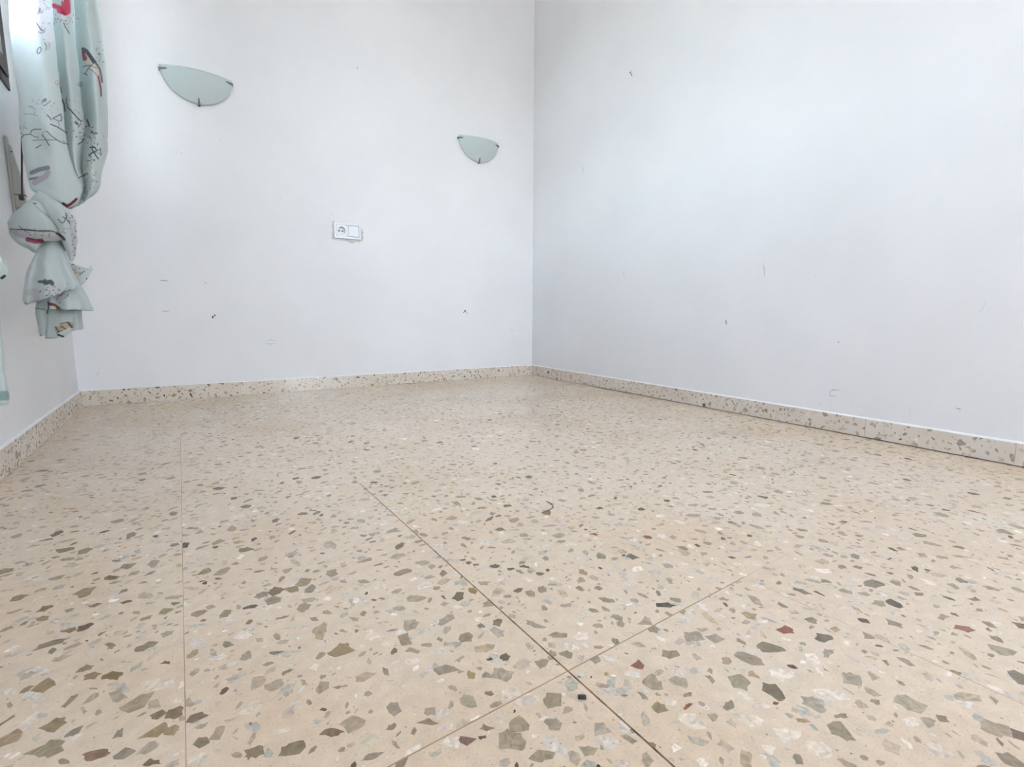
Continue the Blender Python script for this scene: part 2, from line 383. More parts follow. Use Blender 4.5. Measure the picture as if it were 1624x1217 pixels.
# stones the photograph shows plainly: pixel x, y, half length in px, aspect, colour
LAND = [(1013, 1055, 13, .6, (112, 64, 52)), (1247, 1000, 15, .6, (122, 66, 54)), (1308, 1012, 18, .5, (104, 98, 86)),
 (1225, 1097, 18, .8, (96, 90, 70)), (1418, 957, 12, .6, (74, 72, 58)), (1369, 985, 11, .35, (72, 68, 50)), (1004, 884, 13, .5, (84, 86, 66)),
 (1528, 998, 15, .35, (138, 92, 72)), (1224, 1028, 22, .4, (112, 104, 80)), (1350, 1075, 16, .4, (142, 134, 112)), (1333, 1160, 18, .8, (140, 132, 112)),
 (1495, 1140, 13, .5, (122, 114, 92)), (1615, 1075, 16, .7, (112, 108, 96)), (1610, 1165, 24, .35, (98, 84, 68)), (1600, 1205, 20, .6, (134, 124, 106)),
 (1195, 1145, 22, .6, (228, 224, 212)), (1250, 1165, 26, .5, (232, 230, 220)), (1300, 1190, 26, .6, (230, 226, 214)), (1098, 1145, 22, .7, (222, 218, 206)),
 (1220, 1188, 19, .5, (230, 228, 218)), (1240, 1070, 22, .4, (236, 234, 226)), (1315, 1103, 30, .3, (228, 226, 216)), (1205, 1120, 22, .35, (226, 222, 212)), (1180, 1106, 16, .6, (226, 222, 212)),
 (1290, 1117, 24, .6, (162, 160, 144)), (1350, 1078, 20, .5, (160, 158, 142)), (1440, 1115, 30, .5, (170, 164, 146)), (1535, 1107, 22, .3, (176, 166, 144)),
 (1175, 1082, 20, .8, (152, 146, 124)), (1035, 1083, 20, .7, (156, 150, 130)), (1078, 1080, 20, .6, (166, 160, 142)), (1048, 1125, 17, .6, (134, 124, 94)),
 (1023, 985, 17, .6, (160, 154, 138)), (1100, 1010, 20, .45, (156, 152, 136)), (1134, 1014, 16, .6, (150, 146, 130)), (1188, 976, 14, .6, (160, 150, 118)),
 (1575, 1155, 26, .45, (158, 150, 130)), (1590, 1033, 20, .4, (156, 150, 132)), (1418, 990, 17, .5, (150, 146, 128)), (1495, 980, 16, .4, (152, 146, 130)),
 (543, 1030, 22, .5, (136, 120, 88)), (508, 1001, 16, 1, (172, 160, 132)), (642, 1016, 15, .8, (146, 134, 114)), (737, 1012, 14, .6, (132, 126, 102)), (653, 991, 16, .7, (164, 160, 138)),
 (728, 948, 11, .8, (92, 74, 54)), (750, 937, 11, .5, (130, 110, 60)), (437, 938, 14, .5, (92, 78, 56)), (465, 935, 15, .5, (128, 112, 76)), (416, 944, 11, .6, (122, 112, 92)), (433, 953, 16, .5, (134, 124, 102)), (482, 923, 13, .5, (142, 128, 100)),
 (707, 1063, 20, .5, (142, 136, 118)), (741, 1112, 18, .8, (162, 156, 136)), (741, 1175, 18, .5, (112, 84, 74)), (717, 1178, 17, .7, (234, 232, 224)), (677, 1145, 22, .35, (130, 118, 96)), (682, 1130, 16, .6, (160, 150, 132)),
 (525, 1162, 20, .4, (112, 92, 68)), (562, 1147, 24, .7, (168, 158, 132)), (585, 1172, 20, .7, (212, 208, 190)), (465, 1188, 22, .6, (122, 112, 84)), (404, 1195, 16, .8, (112, 106, 78)), (513, 1090, 14, .7, (158, 150, 130)),
 (813, 1100, 20, .8, (220, 216, 204)), (840, 1112, 24, .5, (222, 218, 208)), (875, 1110, 20, .8, (146, 138, 116)), (825, 1150, 22, .7, (152, 146, 124)), (812, 1175, 24, .8, (158, 150, 128)), (771, 1155, 14, .5, (130, 122, 94)), (877, 1150, 17, .7, (156, 150, 132)),
 (860, 1200, 22, .5, (140, 134, 112)), (932, 1190, 17, .6, (162, 156, 136)), (955, 1155, 20, .7, (168, 164, 150)), (790, 987, 10, .7, (118, 112, 76)), (897, 1038, 14, .6, (136, 128, 106)), (876, 1036, 10, .7, (158, 150, 126)), (908, 1025, 15, .5, (226, 224, 214)), (860, 1053, 13, .7, (154, 146, 122)),
 (658, 950, 17, .45, (166, 160, 136)), (632, 965, 12, .4, (162, 156, 138)), (672, 928, 14, .5, (228, 226, 218)), (602, 930, 16, .5, (222, 216, 200)), (530, 935, 16, .6, (206, 194, 172)), (624, 843, 15, .4, (152, 154, 136)), (609, 829, 9, .5, (236, 234, 228)), (635, 866, 7, .8, (104, 96, 78)), (702, 910, 8, .8, (130, 118, 98)),
 (346, 775, 9, .3, (56, 48, 40)), (374, 773, 5, .3, (62, 52, 42)), (502, 758, 8, .4, (74, 72, 60)), (371, 791, 6, .4, (96, 84, 60)), (389, 804, 9, .35, (110, 98, 72)), (445, 767, 7, .4, (96, 86, 66)), (463, 845, 7, .5, (90, 76, 56)), (480, 815, 8, .4, (106, 90, 66)), (556, 701, 5, .5, (78, 76, 66)), (581, 703, 6, .3, (74, 70, 60)), (471, 695, 5, .5, (88, 80, 62)), (347, 859, 10, .5, (146, 136, 110)), (390, 872, 12, .3, (118, 104, 78)),
 (135, 995, 12, .5, (98, 78, 62)), (110, 1000, 13, .3, (126, 112, 92)), (262, 1052, 10, .3, (104, 76, 60)), (177, 1073, 22, .3, (112, 96, 54)), (145, 1073, 14, .4, (134, 118, 86)), (72, 1088, 22, .45, (142, 126, 92)), (43, 1094, 9, .6, (136, 118, 94)), (88, 1150, 20, .6, (126, 116, 86)), (75, 1190, 30, .4, (142, 134, 112)), (150, 1198, 26, .3, (122, 96, 74)),
 (279, 1131, 16, .6, (106, 92, 64)), (252, 1133, 12, .6, (112, 98, 74)), (245, 1162, 22, .6, (146, 132, 96)), (272, 1158, 16, .5, (142, 130, 92)), (219, 1112, 20, .7, (156, 146, 120)), (250, 1085, 30, .35, (222, 216, 202)), (240, 1210, 18, .35, (92, 76, 56)), (190, 1163, 11, .8, (132, 128, 118)), (14, 1172, 20, .7, (154, 138, 108)), (320, 1178, 16, .5, (122, 112, 88)), (400, 1195, 16, .8, (118, 106, 76)), (345, 1165, 16, .9, (158, 148, 126)), (398, 1126, 16, .8, (216, 210, 194)),
 (176, 917, 13, .3, (122, 104, 72)), (137, 938, 18, .5, (150, 136, 112)), (32, 948, 15, .35, (126, 114, 84)), (72, 965, 11, .5, (118, 104, 78)), (68, 981, 13, .35, (130, 118, 90)), (105, 872, 16, .25, (134, 116, 78)), (10, 905, 12, .4, (134, 122, 92)), (262, 970, 15, .45, (142, 132, 94)), (232, 981, 10, .4, (142, 132, 112)), (325, 907, 11, .5, (138, 122, 92)), (316, 973, 13, .5, (144, 128, 98)), (358, 974, 11, .6, (140, 126, 96)), (305, 1038, 9, .8, (162, 148, 116)), (203, 898, 12, .4, (140, 128, 100)), (278, 958, 8, .4, (112, 98, 74)),
 (868, 813, 10, .5, (124, 108, 76)), (952, 806, 8, .3, (92, 80, 60)), (725, 798, 10, .4, (142, 140, 120)), (783, 788, 6, .4, (72, 64, 56)), (785, 898, 9, .4, (84, 80, 60)), (810, 903, 8, .4, (88, 80, 56)), (832, 899, 9, .5, (92, 86, 66)), (857, 910, 8, .4, (98, 92, 76)), (951, 882, 9, .6, (132, 130, 112)), (840, 942, 9, .7, (146, 140, 122)), (770, 925, 13, .4, (160, 150, 126)), (792, 840, 8, .4, (112, 108, 86)), (755, 896, 6, .4, (110, 104, 84)),
 (752, 708, 5, .3, (78, 76, 66)), (697, 702, 6, .3, (74, 72, 64)), (785, 735, 5, .4, (84, 78, 66)), (1208, 789, 10, .3, (92, 96, 80)), (1058, 795, 6, .4, (86, 88, 72)), (1107, 866, 6, .5, (76, 70, 56)), (1147, 855, 5, .5, (92, 92, 82)), (1500, 809, 8, .2, (58, 50, 42)), (1438, 761, 6, .3, (92, 92, 86)), (1393, 722, 6, .25, (106, 80, 66)), (1440, 728, 6, .25, (112, 88, 76)), (1592, 844, 12, .4, (142, 134, 116)), (1305, 858, 9, .3, (150, 144, 124)), (1355, 883, 9, .5, (128, 124, 108)), (1360, 900, 8, .4, (124, 120, 104)), (1312, 923, 10, .35, (130, 126, 108)), (1420, 925, 10, .5, (138, 134, 116)), (1458, 943, 9, .4, (122, 116, 100)), (1410, 1150, 12, .5, (184, 172, 148))]
def land_world():
    out = []
    for px, py, hw, asp, c in LAND:
        w = at_floor(px, py); a = at_floor(px - hw, py); b = at_floor(px + hw, py)
        up = at_floor(px, py - hw * asp); dn = at_floor(px, py + hw * asp)
        ra = np.linalg.norm(b - a) / 2; rv = np.linalg.norm(dn - up) / 2
        axis = b - a; ang = math.atan2(axis[1], axis[0])
        # a stone seen this flat is longer across the line of sight
        if rv > ra: out.append((w[0], w[1], min(rv, .03), max(.35, min(1, ra / rv)), ang + math.pi / 2, c))
        else: out.append((w[0], w[1], min(ra, .03), max(.35, min(1, rv / ra)), ang, c))
    return out
LANDW = land_world()
GX = [(-0.019 + 0.3005 * k) * S for k in range(-2, 7)]
GY = [(0.316 + 0.3235 * j) * S for j in range(-7, 8)]
gapx = {k: 0.0004 for k in range(9)}; gapx[3] = 0.0011; gapx[2] = 0.0004
gapy = {j: 0.0003 for j in range(15)}; gapy[7] = 0.0008
floor = struct(link(bpy.data.objects.new('floor', None)))
room = [(XL - .0, YF), (wall_right_x(YF), YF), (wall_right_x(ye), ye), (XL, wall_back_y(XL))]
bm = bmesh.new(); prism(bm, room, -0.06, -0.0003)
from_bm('joint_filler', bm, m_grout_tan, floor)
# the open, dirty joints
bm = bmesh.new()
box(bm, GX[3] - .0011, GX[3] + .0011, GY[0], GY[9], -0.0010, -0.0002)
box(bm, GX[2] - .0007, GX[2] + .0007, GY[9] - .002, GY[11] + .02, -0.0010, -0.0002)
from_bm('joint_dirt', bm, m_grout, floor)
rng = random.Random(7)
for i in range(len(GX) - 1):
    for j in range(len(GY) - 1):
        ga = gapx[i] if j < 9 else min(gapx[i], .0005); gb = gapx[i + 1] if j < 9 else min(gapx[i + 1], .0005)
        gc = gapy[j] if i < 4 else .0003; gd = gapy[j + 1] if i < 4 else .0003
        rect = [(GX[i] + ga, GY[j] + gc), (GX[i + 1] - gb, GY[j] + gc), (GX[i + 1] - gb, GY[j + 1] - gd), (GX[i] + ga, GY[j + 1] - gd)]
        reg = clip(rect, room)
        if len(reg) < 3 or abs(area(reg)) < 2e-4: continue
        cx = sum(p[0] for p in reg) / len(reg); cy = sum(p[1] for p in reg) / len(reg)
        fx = [(x - cx, y - cy, r, a, t, srgb(*[(v * .8 + b * .2) * w for v, b, w in zip(c, (204, 190, 172), (1.04, .99, .95))])) for (x, y, r, a, t, c) in LANDW if GX[i] <= x < GX[i + 1] and GY[j] <= y < GY[j + 1]]
        loc = [(x - cx, y - cy) for x, y in reg]
        kw = dict() if GY[j + 1] > -0.35 else dict(sizes=((0.0100, 0.0160, 330), (0.0060, 0.0100, 800)))
        me = terrazzo_mesh('floor_tile', loc, rng, 0.012, lambda u, v, w: (u, v, w), fx, **kw)
        t = obj('floor_tile', me, [m_matrix, m_chip], floor); t.location = (cx, cy, 0)

# ------------------------------------------------------------------ skirting
SK_T = 0.010
PAL_SK = [((160, 146, 122), 12), ((172, 160, 138), 12), ((140, 126, 102), 8), ((186, 172, 150), 10), ((206, 196, 178), 8), ((222, 214, 200), 8),
          ((102, 86, 66), 4), ((78, 64, 52), 1.5), ((160, 128, 88), 3), ((112, 112, 104), 2)]
PAL_SR = [((176, 168, 154), 14), ((188, 180, 168), 12), ((160, 150, 134), 9), ((206, 200, 190), 12), ((226, 222, 215), 12), ((138, 126, 108), 4), ((104, 92, 78), 1.2), ((150, 146, 142), 6)]
def skirting(name, p0, p1, nrm, joints, h0, h1, lift, seed, bead_h, top_painted=False, pal=PAL_SK):
    """run of terrazzo skirting tiles from p0 to p1 along a wall whose inward normal is nrm"""
    root = struct(link(bpy.data.objects.new(name, None)))
    p0 = np.array(p0); p1 = np.array(p1); L = np.linalg.norm(p1 - p0); d = (p1 - p0) / L; nrm = np.array(nrm)
    cuts = [0] + [c for c in joints if .01 < c < L - .01] + [L]; rg = random.Random(seed)
    for a, b in zip(cuts, cuts[1:]):
        tilt = rg.uniform(-.0007, .0007); lf = lift(0.5 * (a + b))
        hA = h0 + (h1 - h0) * a / L; hB = h0 + (h1 - h0) * b / L; hm = max(hA, hB)
        reg = [(a + .0005, lf), (b - .0005, lf + tilt * .0), (b - .0005, hB), (a + .0005, hA)]
        mx_ = (a + b) / 2
        reg = [(u - mx_, v) for u, v in reg]
        f = lambda u, v, w: tuple(d[k] * u + nrm[k] * (SK_T + w) if k < 2 else v for k in range(3))
        me = terrazzo_mesh('skirting_tile', reg, rg, SK_T - .0002, f, dens=1.25, pal=pal,
                           sizes=((0.0085, 0.014, 520), (0.0045, 0.0085, 1500), (0.002, 0.004, 1500)))
        t = obj('skirting_tile', me, [m_skirt, m_chip], root)
        t.location = (p0[0] + d[0] * mx_, p0[1] + d[1] * mx_, 0)
    # bead of wall paint and filler over the top edge
    bm = bmesh.new(); n = int(L / .02); prev = None; tw = SK_T * (0.98 if top_painted else 0.35)
    for i in range(n + 1):
        u = L * i / n; hh = h0 + (h1 - h0) * u / L; j = noise.noise(Vector((u * 14, seed, 0))) * .0007
        P = p0 + d * u
        q = [(P[0] + nrm[0] * .0002, P[1] + nrm[1] * .0002, hh), (P[0] + nrm[0] * (tw + j), P[1] + nrm[1] * (tw + j), hh),
             (P[0] + nrm[0] * (tw + j) * .8, P[1] + nrm[1] * (tw + j) * .8, hh + .0012 + j * .4), (P[0] + nrm[0] * .0002, P[1] + nrm[1] * .0002, hh + bead_h + j)]
        vs = [bm.verts.new(c) for c in q]
        if prev:
            for k in range(4): bm.faces.new((prev[k], prev[(k + 1) % 4], vs[(k + 1) % 4], vs[k]))
        prev = vs
    from_bm('paint_bead', bm, m_bead, root)
    return root
yA = wall_back_y(XL); nB = np.array([PB1[1] - PB0[1], -(PB1[0] - PB0[0])]); nB /= np.linalg.norm(nB); nB = nB if nB[0] < 0 else -nB
endB = (wall_right_x(YF), YF); startB = (wall_right_x(ye), ye)
dirB = np.array(endB) - np.array(startB); dirB /= np.linalg.norm(dirB)
jB = [np.dot(np.array([wall_right_x(y * S), y * S]) - np.array(startB), dirB) for y in (2.145, 1.83, 1.515, 1.196, 0.858, 0.544, 0.237, -0.08, -.4, -.72, -1.04, -1.36)]
skirting('baseboard_right', startB, endB, nB, jB, 0.0655, 0.054, lambda u: 0.0028 if 0.6 < u else 0.0008, 3, 0.0045, pal=PAL_SR)
dA = np.array([startB[0] - XL, ye - yA]); dA /= np.linalg.norm(dA)
jA = [(-0.333 + v) * S - XL for v in (0.20, 0.53, 0.86, 1.19, 1.52, 1.85)]
skirting('baseboard_back', (XL + SK_T, yA), (startB[0] - SK_T * .9, ye), (dA[1], -dA[0]) , jA, 0.067, 0.0655, lambda u: 0.0019 if 1.22 < u < 1.55 else 0.0004, 5, 0.0030)
skirting('baseboard_left', (XL, yA), (XL, YF), (1, 0), [k * .36 + .22 for k in range(14)], 0.067, 0.067, lambda u: 0.0005, 9, 0.0022, True)

# ------------------------------------------------------------------ wall lamps
def make_lamp():
    root = thing('wall_lamp', 'x', 'wall lamp', group='half-moon glass wall lamps on the back wall')
    a, b, D, off = 0.1370, 0.134, 0.036, 0.012
    NU, NV = 40, 18; verts = []; faces = []
    prof = lambda r: off + D * max(0.0, 1 - r * r) ** 1.05
    # outer then inner skin
    for t in (0.0, 0.0045):
        for j in range(NV + 1):
            for i in range(NU + 1):
                x = -1 + 2 * i / NU; zz = math.sqrt(max(0, 1 - x * x)) * j / NV
                r = math.hypot(x, zz)
                verts.append((a * x * (1 - t * 2), -(prof(r) - t), -b * zz * (1 - t * 2) ))
    W = NU + 1; K = W * (NV + 1)
    for j in range(NV):
        for i in range(NU):
            q = (j * W + i, j * W + i + 1, (j + 1) * W + i + 1, (j + 1) * W + i)
            faces.append(q); faces.append(tuple(K + v for v in q[::-1]))
    for i in range(NU):
        faces.append((i, i + K, i + 1 + K, i + 1)); e = NV * W
        faces.append((e + i, e + i + 1, e + i + 1 + K, e + i + K))
    me = bpy.data.meshes.new('glass_shade'); me.from_pydata(verts, [], faces)
    bm = bmesh.new(); bm.from_mesh(me); bmesh.ops.remove_doubles(bm, verts=bm.verts, dist=1e-6); bm.to_mesh(me); bm.free()
    for p in me.polygons: p.use_smooth = True
    obj('glass_shade', me, m_frost, root)
    for ang in (7.5, 90, 172.5):
        t = math.radians(ang); ux, uz = math.cos(t), -math.sin(t)
        bm = bmesh.new(); w = 0.0052
        tx, tz = -uz, ux                                # tangent
        path = []
        for s, y in ((1.035, -0.0004), (1.035, -0.010), (1.03, -(prof(1.0) + .004)), (0.99, -(prof(.985) + .0045)), (0.90, -(prof(.90) + .003)), (0.82, -(prof(.82) + .0022))):
            path.append((a * s * ux, y, b * s * uz))
        prev = None
        for k, (x, y, z) in enumerate(path):
            ww = w * (1.0 if k < 4 else (0.72 if k == 4 else 0.35))
            nrm = Vector((-ux * .3, 1, -uz * .3)).normalized() * 0.0016
            q = [bm.verts.new((x + tx * ww * sg, y, z + tz * ww * sg)) for sg in (-1, 1)]
            q += [bm.verts.new((x + tx * ww * sg + (nrm.x if k > 2 else -ux * .0016), y + (nrm.y if k > 2 else 0), z + tz * ww * sg + (nrm.z if k > 2 else -uz * .0016))) for sg in (1, -1)]
            if prev:
                for m in range(4): bm.faces.new((prev[m], prev[(m + 1) % 4], q[(m + 1) % 4], q[m]))
            else: bm.faces.new(q[::-1])
            prev = q
        bm.faces.new(prev)
        from_bm('clip', bm, m_metal, root)
    # hidden fitting: mounting plate and lamp holder
    bm = bmesh.new(); box(bm, -.055, .055, -.006, -.0003, -.062, -.012); bevel(bm, .001, 1); from_bm('mounting_plate', bm, m_plate, root)
    bm = bmesh.new(); tube(bm, [(0, -.006, -.035), (0, -.030, -.035), (0, -.034, -.035)], [.013, .013, .010], 16); from_bm('lamp_holder', bm, m_plate, root)
    return root
def copy_tree(o, parent=None):
    c = o.copy(); COL.objects.link(c)
    if parent is not None: c.parent = parent
    for ch in list(o.children): copy_tree(ch, c)
    return c
lamp_z = 1.300 * S
lampL = make_lamp(); lampR = copy_tree(lampL)
for lp, x, dz in ((lampL, 0.131, .012), (lampR, 1.413, .006)):
    lp.location = (x * S, wall_back_y(x * S) - .0002, lamp_z + dz)
    lp.rotation_euler = (0, 0, math.atan2(dA[1], dA[0]))
lampL['label'] = 'larger looking frosted half-moon wall lamp at upper left, nearer the curtain'
lampR['label'] = 'smaller looking frosted half-moon wall lamp closer to the room corner'

# ------------------------------------------------------------------ socket and switch
sx0, sx1 = 0.6345 * S, 0.7595 * S; sz0, sz1 = 0.717 * S, 0.790 * S
SW, SH = sx1 - sx0, sz1 - sz0
sock = thing('socket_and_switch', 'white double plate with round socket and square light switch on back wall', 'socket',
             ((sx0 + sx1) / 2, wall_back_y((sx0 + sx1) / 2) - .0002, (sz0 + sz1) / 2))
sock.rotation_euler = (0, 0, math.atan2(dA[1], dA[0]))
def rounded_plate(w, h, d, r=.004):
    bm = bmesh.new(); box(bm, -w / 2, w / 2, -d, 0, -h / 2, h / 2); bevel(bm, r, 3); return bm
# plate with two square windows
bm = bmesh.new(); fr_ = 0.0118; mid = 0.007; D0 = 0.0125
xs = [-SW / 2, -SW / 2 + fr_, -mid / 2, mid / 2, SW / 2 - fr_, SW / 2]; zs = [-SH / 2, -SH / 2 + fr_, SH / 2 - fr_, SH / 2]
for i in range(5):
    for k in range(3):
        if k == 1 and i in (1, 3): continue
        box(bm, xs[i], xs[i + 1], -D0, 0, zs[k], zs[k + 1])
bmesh.ops.remove_doubles(bm, verts=bm.verts, dist=1e-6)
seen = {}
for f in bm.faces: seen.setdefault(tuple(sorted(v.index for v in f.verts)), []).append(f)
bmesh.ops.delete(bm, geom=[f for fs in seen.values() if len(fs) > 1 for f in fs], context='FACES')
bmesh.ops.dissolve_limit(bm, angle_limit=.01, verts=bm.verts, edges=bm.edges)
bevel(bm, .0016, 2)
from_bm('cover_plate', bm, m_plate, sock)
iw = (xs[2] - xs[1]); ih = zs[2] - zs[1]; cxs = (xs[1] + xs[2]) / 2; cxw = (xs[3] + xs[4]) / 2
# socket insert: square face with a round well
bm = bmesh.new(); n = 32; rr = 0.0198; e = 0.0006
outer = []; 
for k in range(n):
    t = 2 * math.pi * (k + .5) / n; c, s = math.cos(t), math.sin(t); m = max(abs(c) / (iw / 2 - e), abs(s) / (ih / 2 - e))
    outer.append((cxs + c / m, s / m))
ins = [(cxs + rr * math.cos(2 * math.pi * (k + .5) / n), rr * math.sin(2 * math.pi * (k + .5) / n)) for k in range(n)]
A = [bm.verts.new((x, -.0115, z)) for x, z in outer]; A0 = [bm.verts.new((x, -.001, z)) for x, z in outer]
B = [bm.verts.new((x, -.0115, z)) for x, z in ins]; B2 = [bm.verts.new((cxs + (x - cxs) * .96, 0.0115, z * .96)) for x, z in ins]
for k in range(n):
    j = (k + 1) % n; bm.faces.new((A[k], A[j], B[j], B[k])); bm.faces.new((B[k], B[j], B2[j], B2[k])); bm.faces.new((A0[k], A0[j], A[j], A[k]))
bm.faces.new(B2)
si = from_bm('socket_insert', bm, m_plate, sock)
for sx in (-1, 1):
    bm = bmesh.new(); tube(bm, [(cxs + sx * .0092, 0.0112, 0), (cxs + sx * .0092, 0.0106, 0)], .0040, 14); from_bm('pin_hole', bm, m_hole, si)
    bm = bmesh.new(); box(bm, cxs - .0028, cxs + .0034, -.0060, 0.0112, sx * .0186 - .0010, sx * .0186 + .0010); from_bm('earth_contact', bm, m_metal, si)
bm = bmesh.new(); tube(bm, [(cxs, 0.0112, 0), (cxs, 0.0104, 0)], .0014, 10); from_bm('screw', bm, m_metal, si)
bm = bmesh.new(); hw, hh = iw / 2 - .0014, ih / 2 - .0014
vs = [(-hw, -.002, -hh), (hw, -.002, -hh), (hw, -.002, hh), (-hw, -.002, hh), (-hw, -.0138, -hh), (hw, -.0138, -hh), (hw, -.0112, hh), (-hw, -.0112, hh)]
V = [bm.verts.new((cxw + x, y, z)) for x, y, z in vs]
for f in ((0, 1, 2, 3), (4, 7, 6, 5), (0, 4, 5, 1), (1, 5, 6, 2), (2, 6, 7, 3), (3, 7, 4, 0)): bm.faces.new([V[i] for i in f])
bevel(bm, .0008, 2); from_bm('rocker', bm, m_plate, sock)

# ------------------------------------------------------------------ damage and marks on the walls
def flat_patch(name, pts3, nrm, m, parent, t=0.0005):
    bm = bmesh.new(); nrm = Vector(nrm).normalized()
    a = [bm.verts.new(Vector(p)) for p in pts3]; b = [bm.verts.new(Vector(p) + nrm * t) for p in pts3]
    bm.faces.new(a[::-1]); bm.faces.new(b)
    for i in range(len(a)): bm.faces.new((a[i], a[(i + 1) % len(a)], b[(i + 1) % len(a)], b[i]))
    return from_bm(name, bm, m, parent)
NA = (dA[1], -dA[0], 0); NB = (nB[0], nB[1], 0)
ragged = [(527, 349.5), (534, 352), (548, 353), (556, 355.5), (562, 355), (566, 358.5), (571, 360), (576.5, 367.5), (576, 374), (576, 380), (574, 383), (569, 384.5), (564, 384), (558.5, 386.5), (553, 385), (551, 382.8), (540, 381.3), (530, 381), (526, 378), (526.3, 360)]
patch = flat_patch('bare_plaster_patch', [at_back(*q, -.0001) for q in ragged], NA, m_plaster, wall_back, .0006)
# the socket's box let into the wall
bm = bmesh.new(); box(bm, cxs - .0235, cxs + .0235, -.004, .024, -.0235, .0235)
bmesh.ops.recalc_face_normals(bm, faces=bm.faces); me = bpy.data.meshes.new('cut'); bm.to_mesh(me); bm.free()
cut = bpy.data.objects.new('cut', me); COL.objects.link(cut); cut.location = sock.location; cut.rotation_euler = sock.rotation_euler
for o in (wall_back, patch):
    md = o.modifiers.new('cut', 'BOOLEAN'); md.operation = 'DIFFERENCE'; md.object = cut; md.solver = 'EXACT'
bpy.context.view_layer.update(); dg = bpy.context.evaluated_depsgraph_get()
for o in (wall_back, patch):
    new = bpy.data.meshes.new_from_object(o.evaluated_get(dg)); o.modifiers.clear(); o.data = new
bpy.data.objects.remove(cut)
mk = {}
def mark_mat(c):
    if c not in mk:
        mk[c], nt, p = mat('wall_scuff', srgb(*c), 0.7); add_noise_tint(nt, p, srgb(*c), srgb(*[min(255, x + 24) for x in c]), 300)
    return mk[c]
def mark(wall, pts, c, w=1.2, name='scuff_mark'):
    """a thin worn streak along pixel points on a wall"""
    fn, nn, par = (at_back, NA, wall_back) if wall == 'back' else ((at_right, NB, wall_right) if wall == 'right' else (at_left, (1, 0, 0), wall_left))
    up, dn = [], []
    for k, (x, y) in enumerate(pts):
        x0, y0 = pts[max(k - 1, 0)]; x1, y1 = pts[min(k + 1, len(pts) - 1)]; L = math.hypot(x1 - x0, y1 - y0) or 1
        ux, uy = -(y1 - y0) / L, (x1 - x0) / L; ww = w * (0.5 if k in (0, len(pts) - 1) else 1) * (.8 + .4 * ((k * 7) % 3) / 2) / 2
        up.append((x + ux * ww, y + uy * ww)); dn.append((x - ux * ww, y - uy * ww))
    flat_patch(name, [fn(*q, .00005) for q in up + dn[::-1]], nn, mark_mat(c), par, .0002)
G1 = (196, 200, 208); G2 = (178, 180, 188); G3 = (190, 190, 186)
for q in [('right', [(1210.5, 416), (1211.5, 424), (1212.5, 432), (1213, 439)], (176, 180, 188), 1.2), ('right', [(1213.5, 427), (1215, 425)], G2, 1.6),
          ('right', [(1151, 507), (1151.5, 511), (1152, 515)], (168, 166, 190), 3.2), ('right', [(1293, 437), (1294, 442)], G1, 1.6), ('right', [(989, 431), (990, 439)], G2, 1.2),
          ('right', [(923, 262), (925, 268), (924, 276)], (205, 207, 212), 2.2), ('right', [(1329, 542), (1330.5, 544)], (120, 124, 134), 2.2),
          ('right', [(1331, 619), (1322, 618.5), (1317, 620)], (182, 188, 204), 2.6), ('right', [(1317, 620), (1316, 628), (1325, 629)], (186, 192, 206), 2.2),
          ('right', [(1318, 640), (1317.5, 650)], G1, 0.9), ('right', [(1302, 642), (1301, 639)], (180, 184, 204), 2.2), ('right', [(1352, 636), (1353, 638)], G1, 1.8),
          ('right', [(1442, 645), (1443, 650)], G1, 1.6), ('right', [(1516, 647), (1520, 648.5), (1524, 650)], (150, 152, 162), 1.8), ('right', [(1520, 653), (1523, 655)], G2, 1.6), ('right', [(1521, 671), (1522, 674)], G1, 1.2),
          ('right', [(1563, 474), (1562, 482), (1557, 492), (1551, 496)], G1, 1.0), ('right', [(1449, 306), (1451, 312)], G1, 1.0), ('right', [(1578, 598), (1577, 602)], G1, 1.4),
          ('right', [(1022, 505), (1023, 509)], G1, 1.4), ('right', [(917, 458), (919, 461)], G1, 1.4), ('right', [(1490, 560), (1490.5, 563)], G1, 1.3), ('right', [(1085, 270), (1086, 273)], G1, 1.2),
          ('back', [(254, 445), (259, 445), (266, 446)], (160, 160, 156), 1.8), ('back', [(323, 448.5), (328, 448.5)], (160, 162, 160), 1.8), ('back', [(256, 493), (262, 494), (269, 493)], (172, 172, 168), 1.3),
          ('back', [(321, 432), (323, 432)], G3, 1.6), ('back', [(278, 241), (281, 241)], G2, 1.6), ('back', [(286, 242.5), (289, 243)], G2, 1.8), ('back', [(350, 222), (351, 224)], G2, 1.4),
          ('back', [(428, 334), (433, 335)], G1, 1.2), ('back', [(421, 541), (430, 539), (438, 541)], G3, 1.0), ('back', [(420, 545), (430, 546), (438, 545)], G3, 1.0),
          ('back', [(811, 522), (813, 525)], G2, 1.6), ('back', [(600, 520), (602, 521)], G1, 1.6), ('back', [(720, 385), (722, 386)], G1, 1.2), ('back', [(562, 196), (565, 197)], G1, 1.0),
          ('back', [(153, 596), (157, 591)], (158, 156, 150), 1.3), ('back', [(525, 340.5), (526.5, 341.5)], G2, 2.0), ('back', [(662, 258), (664, 259)], G1, 1.2), ('back', [(205, 505), (212, 506)], G3, 1.0)]:
    mark(*q)
